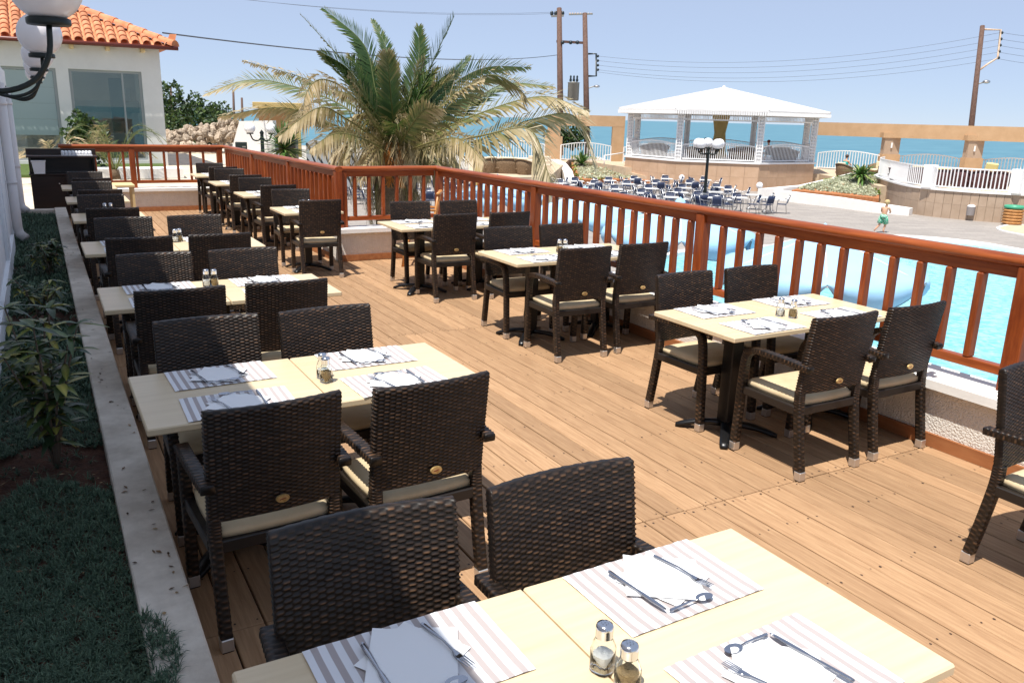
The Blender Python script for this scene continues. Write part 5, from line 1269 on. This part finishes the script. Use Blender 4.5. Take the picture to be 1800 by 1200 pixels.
# ================================================================== BLUE PARASOLS
def parasol(px, py, a_px, label, R=1.4, zr=-.40, turn=0):
    dp = R*FPX/a_px; fr = atF(px, py, dp); c = fr+fx_*(R*.87); zr = fr.z
    t = thing('blue_parasol', label, 'parasol', (c.x, c.y, ZT), heading(c)+turn, 'blue parasols by the pool'); zr -= ZT; top = zr+.53
    for k in range(6):
        a0, a1 = math.radians(30+60*k), math.radians(90+60*k); P0 = V(R*math.cos(a0), R*math.sin(a0), zr); P1 = V(R*math.cos(a1), R*math.sin(a1), zr); ap = V(0, 0, top); m = MB(); nu, nv = 12, 10; vs = []
        for j in range(nv+1):
            v = j/nv
            for i in range(nu+1):
                u = i/nu; s_ = math.sin(PI*u); e = ap.lerp(P0.lerp(P1, u), v); mid = P0.lerp(P1, .5); o_ = V(mid.x, mid.y, 0).normalized()
                e = e+V(0, 0, -.05*math.sin(PI*v)*(1-.3*s_))+o_*(.13*s_*v*v)
                vs.append(e)
        for jj in range(1, 5):                       # hanging lobe
            for i in range(nu+1):
                u = i/nu; s_ = math.sin(PI*u)**.7; b_ = vs[nv*(nu+1)+i]; mid = P0.lerp(P1, .5); o_ = V(mid.x, mid.y, 0).normalized(); w_ = jj/4
                vs.append(b_+V(0, 0, -.34*s_*w_)+o_*(.06*math.sin(PI*w_)*s_-.08*w_*w_*s_))
        m.add(vs, [(j*(nu+1)+i, j*(nu+1)+i+1, (j+1)*(nu+1)+i+1, (j+1)*(nu+1)+i)[::-1] for j in range(nv+4) for i in range(nu)], None, True); po_ = m.build('canopy_panel', 'parasol', t)
        e = MB(); e.tube(vs[-(nu+1):], .010, 4); e.build('edge_trim', 'parasol_trim', po_)
        MB().tube([ap+V(0, 0, -.06), P0+V(0, 0, -.03)], .012, 5).build('rib', 'white_plastic', t)
    MB().tube([(0, 0, 0), (0, 0, top)], .025, 8).build('pole', 'white_plastic', t); MB().lathe([(.10, top-.03), (.07, top+.02), (.02, top+.05), (.002, top+.07)], 10).build('crown_cap', 'parasol', t)
    MB().lathe([(.30, 0), (.30, .06), (.05, .10), (.03, .3)], 14).build('base', 'white_plastic', t)
parasol(1503, 499, 200, 'blue parasol nearest the camera, over the pool behind the right-hand table', turn=.08)
parasol(1216, 422, 148, 'blue parasol left of the big railing post, second nearest the camera', turn=.05)
parasol(1034, 384, 114, 'blue parasol third from the camera, behind the middle table', turn=-.1)
parasol(872, 351, 92, 'blue parasol farthest from the camera, its tip above the handrail', turn=.1)

# ================================================================== BISTRO TABLES AND BLUE CHAIRS
def bistro_chair():
    t = thing('bistro_chair', 'x', 'chair'); f = MB()
    for s_ in (-1, 1):
        f.tube(curve([(s_*.23, .22, 0), (s_*.235, .21, .40), (s_*.25, .17, .62), (s_*.25, -.10, .65), (s_*.22, -.20, .70)], 12), .013, 6); f.tube([(s_*.22, -.24, 0), (s_*.21, -.18, .42), (s_*.21, -.29, .84)], .013, 6)
    f.tube(curve([(-.21, -.29, .83), (-.12, -.30, .875), (.12, -.30, .875), (.21, -.29, .83)], 8), .013, 6); f.tube([(-.23, .2, .42), (.23, .2, .42)], .012, 6); f.build('frame', 'aluminium', t)
    MB().bbox(-.215, .215, -.20, .21, .425, .445, .006).build('seat', 'blue_weave', t)
    b = MB(); vs = []
    for z, y in ((.50, -.205), (.68, -.25), (.855, -.298)):
        for i in range(7): x = -.2+.4*i/6; vs.append((x*(1 if z < .8 else .93), y-.035*(1-(x/.2)**2), z))
    fs = [(j*7+i, j*7+i+1, (j+1)*7+i+1, (j+1)*7+i) for j in range(2) for i in range(6)]; n = len(vs); b.add(vs+[(x, y-.02, z) for x, y, z in vs], fs+[tuple(n+i for i in q[::-1]) for q in fs]+[(14+i, 15+i, n+15+i, n+14+i) for i in range(6)], None, True); b.build('backrest', 'blue_weave', t)
    return t
def bistro_table():
    t = thing('bistro_table', 'x', 'table'); MB().bbox(-.36, .36, -.36, .36, .70, .73, .008).build('table_top', 'table_white', t)
    f = MB()
    for k in range(4): a = PI/4+k*PI/2; f.tube(curve([(math.cos(a)*.34, math.sin(a)*.34, 0), (math.cos(a)*.10, math.sin(a)*.10, .3), (math.cos(a)*.26, math.sin(a)*.26, .70)], 8), .014, 6)
    f.build('base', 'aluminium', t); return t
bc, bt = bistro_chair(), bistro_table(); rnd = random.Random(77)
TP = [(1015, 318), (1047, 323), (1072, 317), (1083, 332), (1104, 323), (1132, 339), (1145, 331), (1157, 322), (1197, 338), (1204, 330), (1216, 322), (1256, 347), (1258, 337), (1261, 329), (1300, 347), (1324, 342), (1352, 347), (985, 322), (1040, 334), (1180, 346), (1000, 331), (968, 316), (1118, 315), (1100, 346), (1230, 344), (1172, 314), (1240, 316), (1285, 333),
      (604, 318), (626, 324), (648, 331), (672, 338), (660, 317), (752, 338), (790, 322), (802, 314), (800, 347), (835, 330), (850, 345), (720, 322), (925, 352), (1060, 348)]
ORD = 'first second third fourth fifth sixth seventh eighth ninth tenth eleventh twelfth thirteenth fourteenth fifteenth sixteenth seventeenth eighteenth nineteenth twentieth twenty-first twenty-second twenty-third twenty-fourth twenty-fifth twenty-sixth twenty-seventh twenty-eighth twenty-ninth thirtieth'.split()
rank = {}
for grp_ in (sorted(q for q in TP if q[0] > 960), sorted(q for q in TP if q[0] <= 960)):
    for k, q in enumerate(grp_): rank[q] = ORD[k]
for i, (px, py) in enumerate(TP):
    p = at(px, py, ZT+.73); p.z = ZT; h = -math.atan2(p.x, p.y)+.12
    side = 'right of the railing post' if px > 960 else 'behind the palm and the short railing'
    wd_ = 'bistro table from the left '+('near the gazebo' if px > 960 else 'behind the palm')
    place(bt, p, h, f'white {rank[(px, py)]} {wd_}', 'white bistro tables '+side)
    ch = [(-.66, .05, -PI/2), (.66, 0, PI/2), (0, .62, PI), (-.6, -.62, -PI/2+.2)] if px > 960 else [(-.6, -.1, -PI/2), (.05, -.62, 0), (0, .62, PI), (.62, .1, PI/2)]
    if px > 960 and px < 1290 and rnd.random() < .5: ch.append((.05, -.64, 0))
    if px in (1324,): ch = [(.60, -.35, PI/2+.15)]
    if px == 1352: ch = [(.62, 0, PI/2-.1), (-.15, -.6, .5)]
    for x, y, a in ch:
        q = Matrix.Rotation(h, 3, 'Z') @ V(x, y, 0); place(bc, p+q, h+a+rnd.uniform(-.2, .2), f"blue chair {'left of' if x < -.3 and y > -.3 else 'right of' if x > .3 else 'behind' if y > .3 else 'front-left of' if x < -.3 else 'before'} the {rank[(px, py)]} {wd_}", 'blue bistro chairs '+side)

# ================================================================== LAMP POSTS, BINS
lb_ = at(1237, 361, ZT); hh = atF(1237, 262, (lb_-CAM).dot(_F)).z-ZT
globe_lamp('tall black lamp post with five white globes in front of the gazebo', lb_, hh, [(-1.3, 0), (-.1, .02), (1.2, 0), (2.3, 0), (-2.4, 0)], .26, post=.085)
for px, py, yt, l in ((1333, 347, 332, 'single white globe lamp standing at the gazebo corner'), (1197, 331, 318, 'single white globe lamp half hidden among the bistro tables')):
    b_ = at(px, py, ZT); globe_lamp(l, b_, atF(px, yt-1, (b_-CAM).dot(_F)).z-ZT, [], .19, single=True, post=.03, mname='rust_post') if 'rust_post' in MAT else (mat('rust_post', (.15, .06, .03), .6), globe_lamp(l, b_, atF(px, yt-1, (b_-CAM).dot(_F)).z-ZT, [], .19, single=True, post=.03, mname='rust_post'))
def wall_can(px, py, dp, label):
    q_ = min((v for v in fine if (v-CAM).dot(_F) < 46), key=lambda v: abs((v-CAM).dot(RT)/(v-CAM).dot(_F)*FPX+900-px)); dp = (V(q_.x, q_.y, -1.4)-CAM).dot(_F)-.24
    p = atF(px, py, dp); t = thing('wall_lantern', label, 'lamp', p, heading(p)); MB().lathe([(.17, -.3), (.18, 0), (.18, .1)], 14).build('shade', 'bin_grey', t); MB().sphere((0, 0, .1), .18, 14, 8, (1, 1, .55)).build('dome', 'white_globe', t)
wall_can(1707, 367, 36.9, 'grey cylinder lamp with white dome on the curved terrace wall'); wall_can(1575, 354, 41.9, 'white domed lamp on the terrace wall behind the running boy')
bp_ = at(1777, 396, ZT); bn = thing('log_bin', 'round bin of stacked orange logs with green rim by the terrace wall', 'bin', bp_, heading(bp_)); bn.scale = (.82, .82, .82)
for j in range(5):
    for k in range(8):
        a = 2*PI*k/8+.2; c = V(math.cos(a)*.40, math.sin(a)*.40, .16+j*.16); d = V(-math.sin(a), math.cos(a), 0)*.18; MB().tube([c-d, c+d], .078, 8).build('log', 'log', bn)
MB().lathe([(.30, .02), (.36, .1), (.36, .95)], 14).build('liner', 'deck_dark', bn); MB().lathe([(.34, .90), (.48, .92), (.50, 1.0), (.46, 1.08), (.36, 1.06), (.34, .98)], 20).build('rim', 'green_metal', bn)

# ================================================================== POLES AND WIRES
def pole(label, px0, py0, px1, py1, depth, r, zb=ZP):
    a, b = atF(px0, py0, depth), atF(px1, py1, depth); d = (b-a).normalized(); base = a+d*((zb-a.z)/d.z); t = thing('utility_pole', label, 'utility pole', base); MB().tube([V(0, 0, 0), b-base], [r*1.15, r*.85], 12).build('pole', 'pole_wood', t); return t, base
D1 = 72; S1 = D1/FPX
p1, b1 = pole('left of two wooden utility poles behind the palm fronds', 985, 200, 983, 15, D1, 5.2*S1)
p2, b2 = pole('right of two wooden utility poles with transformer and street light', 1031, 200, 1028, 24, D1, 5.0*S1)
def A1(px, py, dd=0): return atF(px, py, D1+dd)
m_ = MB().beam(A1(969, 29)-b1, A1(991, 28)-b1, .18, .16); m_.build('crossarm', 'grey_metal', p1)
for px in (970, 977, 989): MB().sphere(A1(px, 24)-b1, .16, 10, 8, (1, 1, 1.3)).build('insulator', 'insulator', p1)
MB().beam(A1(978, 73)-b1, A1(1030, 76)-b1, .18, .20).build('tie_beam', 'pole_wood', p1)
for px in (989, 1003, 1015): MB().sphere(A1(px, 75, -.3)-b1, .17, 10, 8).build('insulator', 'insulator', p1)
MB().beam(A1(1000, 26)-b2, A1(1042, 25)-b2, .14, .12).build('crossarm', 'grey_metal', p2)
for k in range(9): MB().sphere(A1(1002+k*4.6, 24.5)-b2, .08, 8, 6).build('insulator', 'rust_metal', p2)
tr = MB(); c = A1(1008, 158, -.6)-b2; tr.lathe([(.45, -.9), (.5, -.85), (.5, .55), (.55, .6), (.01, .68)], 16, c); tr.build('transformer', 'grey_metal', p2)
for k in (-1, 0, 1): MB().lathe([(.09, .66), (.12, .8), (.07, .95), (.09, 1.1), (.02, 1.2)], 8, c+rx_*k*.28).build('bushing', 'insulator', p2)
MB().tube([A1(1034, 95)-b2, A1(1048, 95)-b2, A1(1048, 134)-b2, A1(1034, 134)-b2], .09, 6).build('bracket', 'insulator', p2)
for k in range(4): MB().sphere(A1(1051, 99+k*8)-b2, .12, 8, 6).build('insulator', 'insulator', p2)
MB().tube(curve([A1(1033, 156)-b2, A1(1041, 153)-b2, A1(1046, 152)-b2], 5), .05, 6).build('lamp_arm', 'grey_metal', p2); MB().sphere(A1(1049, 152)-b2, .28, 10, 8, (1, 1, .45)).build('lamp_head', 'aluminium', p2)
D2 = 62; S2 = D2/FPX; A2 = lambda px, py, dd=0: atF(px, py, D2+dd)
p3, b3 = pole('leaning wooden utility pole at the right with bracket and street light', 1707, 225, 1727, 46, D2, 4.6*S2)
MB().tube([A2(1728, 52)-b3, A2(1759, 53)-b3, A2(1754, 102)-b3, A2(1736, 113)-b3, A2(1721, 124)-b3], .08, 6).build('bracket', 'rust_metal', p3)
for k in range(5): MB().sphere(A2(1761-k*1.5, 58+k*11)-b3, .12, 8, 6).build('insulator', 'insulator', p3)
MB().tube([A2(1719, 148)-b3, A2(1729, 145)-b3], .05, 6).build('lamp_arm', 'grey_metal', p3); MB().sphere(A2(1734, 144)-b3, .32, 10, 8, (1, .8, .45)).build('lamp_head', 'aluminium', p3)
for px in (300, 410, 425): 
    a = atF(px, 195, 160); t = thing('distant_pole', {300: 'thin distant pole rising beside the house corner', 410: 'thin distant pole seen through the left palm frond', 425: 'shorter thin distant pole right of another one'}[px], 'pole', V(a.x, a.y, ZT)); b = atF(px, {300: 153, 410: 158, 425: 172}[px], 160); MB().tube([V(0, 0, 0), b-t.location], [.28, .2], 6).build('pole', 'pole_wood', t)
def wire(label, a, b, sag, r=.028, grp='overhead wires'):
    pts = [a.lerp(b, i/24)-V(0, 0, sag*4*(i/24)*(1-i/24)) for i in range(25)]; o = MB().tube(pts, r, 5, cap=False).build('overhead_wire', 'wire'); tag(o, label, 'wire', grp)
wire('thick dark cable from the left pole down to the house roof', A1(980, 97), atY(286, 58, HY-.3), .6, .026)
wire('upper thin wire running left from the left pole out of the picture', A1(970, 22), atF(380, -6, 60), .5, .011); wire('lower thin wire running left from the left pole out of the picture', A1(977, 24), atF(420, -2, 62), .5, .011)
nm_ = ('topmost', 'second', 'third', 'fourth', 'lowest')
for k in range(5):
    wire(f'{nm_[k]} thin wire between the middle pole and the right pole', A1(1051, 99+k*8-(4 if k == 4 else 0)), A2(1757-k*1.5, 58+k*11.5), 1.2, .011)
    wire(f'{nm_[k]} thin wire running right from the leaning pole', A2(1763-k*1.5, 58+k*11.5), atF(1990, 62+k*13, 52), .3, .011)

# ================================================================== PEOPLE
def person(label, loc, rz, joints, edges, hair, clothes, name='person'):
    """one continuous skinned body; joints: name -> (xyz, radius)"""
    t = thing(name, label, 'person', loc, rz); ks = list(joints); me = bpy.data.meshes.new('body'); me.from_pydata([joints[k][0] for k in ks], [(ks.index(a), ks.index(b)) for a, b in edges], [])
    o = bpy.data.objects.new('body', me); C.objects.link(o); o.parent = t; me.materials.append(MAT['skin']); sk = o.modifiers.new('skin', 'SKIN'); sk.use_smooth_shade = True
    for i, k in enumerate(ks):
        r = joints[k][1]; me.skin_vertices[0].data[i].radius = (r, r) if not hasattr(r, '__len__') else r
        me.skin_vertices[0].data[i].use_root = (k == 'pelvis')
    o.modifiers.new('sub', 'SUBSURF').levels = 1; o.modifiers['sub'].render_levels = 2
    hair(t); clothes(t); return t
def limbs(J, E, hand, w, d, side):
    """five short fingers at a wrist"""
    for k in range(5):
        a = (k-2)*.011; tip = V(*w)+V(*d)*(.05 if k else .035)+V(a*1.4, a*.4, -.005*abs(k-2)); J[f'{hand}f{k}'] = (tuple(tip), .0075); E.append((hand, f'{hand}f{k}'))
J = {'pelvis': ((0, 0, .64), (.105, .085)), 'waist': ((.01, .01, .76), (.09, .07)), 'chest': ((.03, .02, .92), (.115, .08)), 'neck': ((.045, .035, 1.06), .042), 'jaw': ((.055, .05, 1.10), .05), 'skull': ((.06, .05, 1.20), (.083, .092)), 'crown': ((.06, .045, 1.27), .05),
     'shR': ((.165, .03, 1.0), .045), 'elR': ((.215, .10, .83), .033), 'haR': ((.16, .22, .79), .022), 'shL': ((-.10, .03, 1.0), .045), 'elL': ((-.13, .10, .82), .033), 'haL': ((-.03, .22, .80), .022),
     'hipR': ((.075, 0, .58), .075), 'knR': ((.09, .10, .34), .05), 'anR': ((.05, .03, .07), .032), 'toR': ((.09, .13, .03), .026),
     'hipL': ((-.075, 0, .58), .075), 'knL': ((-.09, -.03, .34), .05), 'anL': ((-.21, -.13, .13), .032), 'toL': ((-.26, -.10, .05), .026)}
Ed = [('pelvis', 'waist'), ('waist', 'chest'), ('chest', 'neck'), ('neck', 'jaw'), ('jaw', 'skull'), ('skull', 'crown'), ('chest', 'shR'), ('shR', 'elR'), ('elR', 'haR'), ('chest', 'shL'), ('shL', 'elL'), ('elL', 'haL'), ('pelvis', 'hipR'), ('hipR', 'knR'), ('knR', 'anR'), ('anR', 'toR'), ('pelvis', 'hipL'), ('hipL', 'knL'), ('knL', 'anL'), ('anL', 'toL')]
limbs(J, Ed, 'haR', J['haR'][0], (-.3, .9, -.2), 1); limbs(J, Ed, 'haL', J['haL'][0], (.3, .9, -.2), -1)
def boy_hair(t):
    h = MB(); h.sphere((.058, .038, 1.225), .104, 16, 12, (1, 1, .95)); h.build('hair', 'blond', t)
    f = MB(); f.sphere((.11, .125, 1.15), .012, 8, 6); f.sphere((.028, .135, 1.15), .012, 8, 6); f.build('eyes', 'brown_hair', t); MB().sphere((-.035, .055, 1.145), .022, 8, 6, (.5, .8, 1.2)).build('ear', 'skin', t)
def boy_cl(t):
    s_ = MB(); s_.tube([(.01, .005, .735), (0, 0, .66), (0, 0, .60)], [.115, .135, .15], 16)
    s_.tube([(.07, 0, .63), (.085, .05, .50), (.095, .09, .37)], [.095, .10, .105], 14); s_.tube([(-.07, 0, .63), (-.085, -.01, .50), (-.10, -.03, .37)], [.095, .10, .105], 14); s_.build('swim_shorts', 'shorts', t)
bpz = at(1549, 409, ZT); person('running blond boy seen from behind in green swimming shorts', bpz, heading(bpz)-.25, J, Ed, boy_hair, boy_cl)
J2 = {'pelvis': ((0, -.05, .50), (.15, .12)), 'waist': ((0, -.08, .66), (.13, .10)), 'chest': ((0, -.08, .88), (.15, .10)), 'neck': ((0, -.06, 1.06), .05), 'jaw': ((0, -.02, 1.12), .055), 'skull': ((0, -.01, 1.23), (.085, .095)), 'crown': ((0, -.01, 1.30), .05),
      'shR': ((.18, -.08, .97), .05), 'elR': ((.25, .06, .74), .038), 'haR': ((.20, .28, .70), .025), 'shL': ((-.18, -.08, .97), .05), 'elL': ((-.25, .06, .74), .038), 'haL': ((-.18, .28, .70), .025),
      'hipR': ((.1, .02, .50), .09), 'knR': ((.12, .44, .52), .06), 'anR': ((.12, .48, .10), .04), 'toR': ((.12, .64, .04), .03), 'hipL': ((-.1, .02, .50), .09), 'knL': ((-.12, .44, .52), .06), 'anL': ((-.12, .48, .10), .04), 'toL': ((-.12, .64, .04), .03)}
E2 = list(Ed[:20]); limbs(J2, E2, 'haR', J2['haR'][0], (0, .9, -.2), 1); limbs(J2, E2, 'haL', J2['haL'][0], (0, .9, -.2), -1)
def seated(label, loc, rz, hair_m, cl_m):
    def hair(t): MB().sphere((0, -.03, 1.26), .108, 16, 12, (1, 1, .95)).build('hair', hair_m, t); MB().sphere((.04, .075, 1.20), .01, 6, 5).build('eye', 'brown_hair', t); MB().sphere((-.04, .075, 1.20), .01, 6, 5).build('eye', 'brown_hair', t)
    def cl(t): MB().tube([(0, -.05, .42), (0, -.07, .60), (0, -.085, .80), (0, -.085, .93)], [.19, .175, .18, .15], 16).build('top', cl_m, t)
    return person(label, loc, rz, J2, E2, hair, cl)
sp_ = at(1485, 311, ZP); seated('seated person in a teal top, seen from behind in the wicker tub chair', (sp_.x, sp_.y, ZP+.02), heading(sp_)-.7, 'brown_hair', 'green_fabric')
q_ = in_gaz(3.1, -3.4, 0); seated('red-haired seated person behind the right side of the gazebo railing', q_, heading(gp)+.4, 'red_hair', 'dark_fabric')
q_ = in_gaz(-.9, -3.2, 0); seated('seated person in a pale top inside the gazebo, left of centre', q_, heading(gp)+2.4, 'brown_hair', 'white_plastic')
for i, (x, y, a, l) in enumerate(((-4.2, -2.6, .4, 'wicker sofa at the left side inside the gazebo'), (-1.0, -4.2, .0, 'wicker sofa behind the front railing inside the gazebo'), (1.6, -4.3, .1, 'second wicker sofa behind the front railing, right of centre'), (4.2, -2.6, -.6, 'wicker sofa at the right side inside the gazebo'))):
    place(tubC, in_gaz(x, y, 0), heading(gp)+a, l, 'wicker sofas in the gazebo')
by = atF(1467, 242, 130); o = MB().sphere((0, 0, 0), .5, 12, 8).build('sea_buoy', 'roof_tile'); o.location = V(by.x, by.y, -5.3); tag(o, 'small red buoy floating in the sea under the ochre beam', 'buoy')
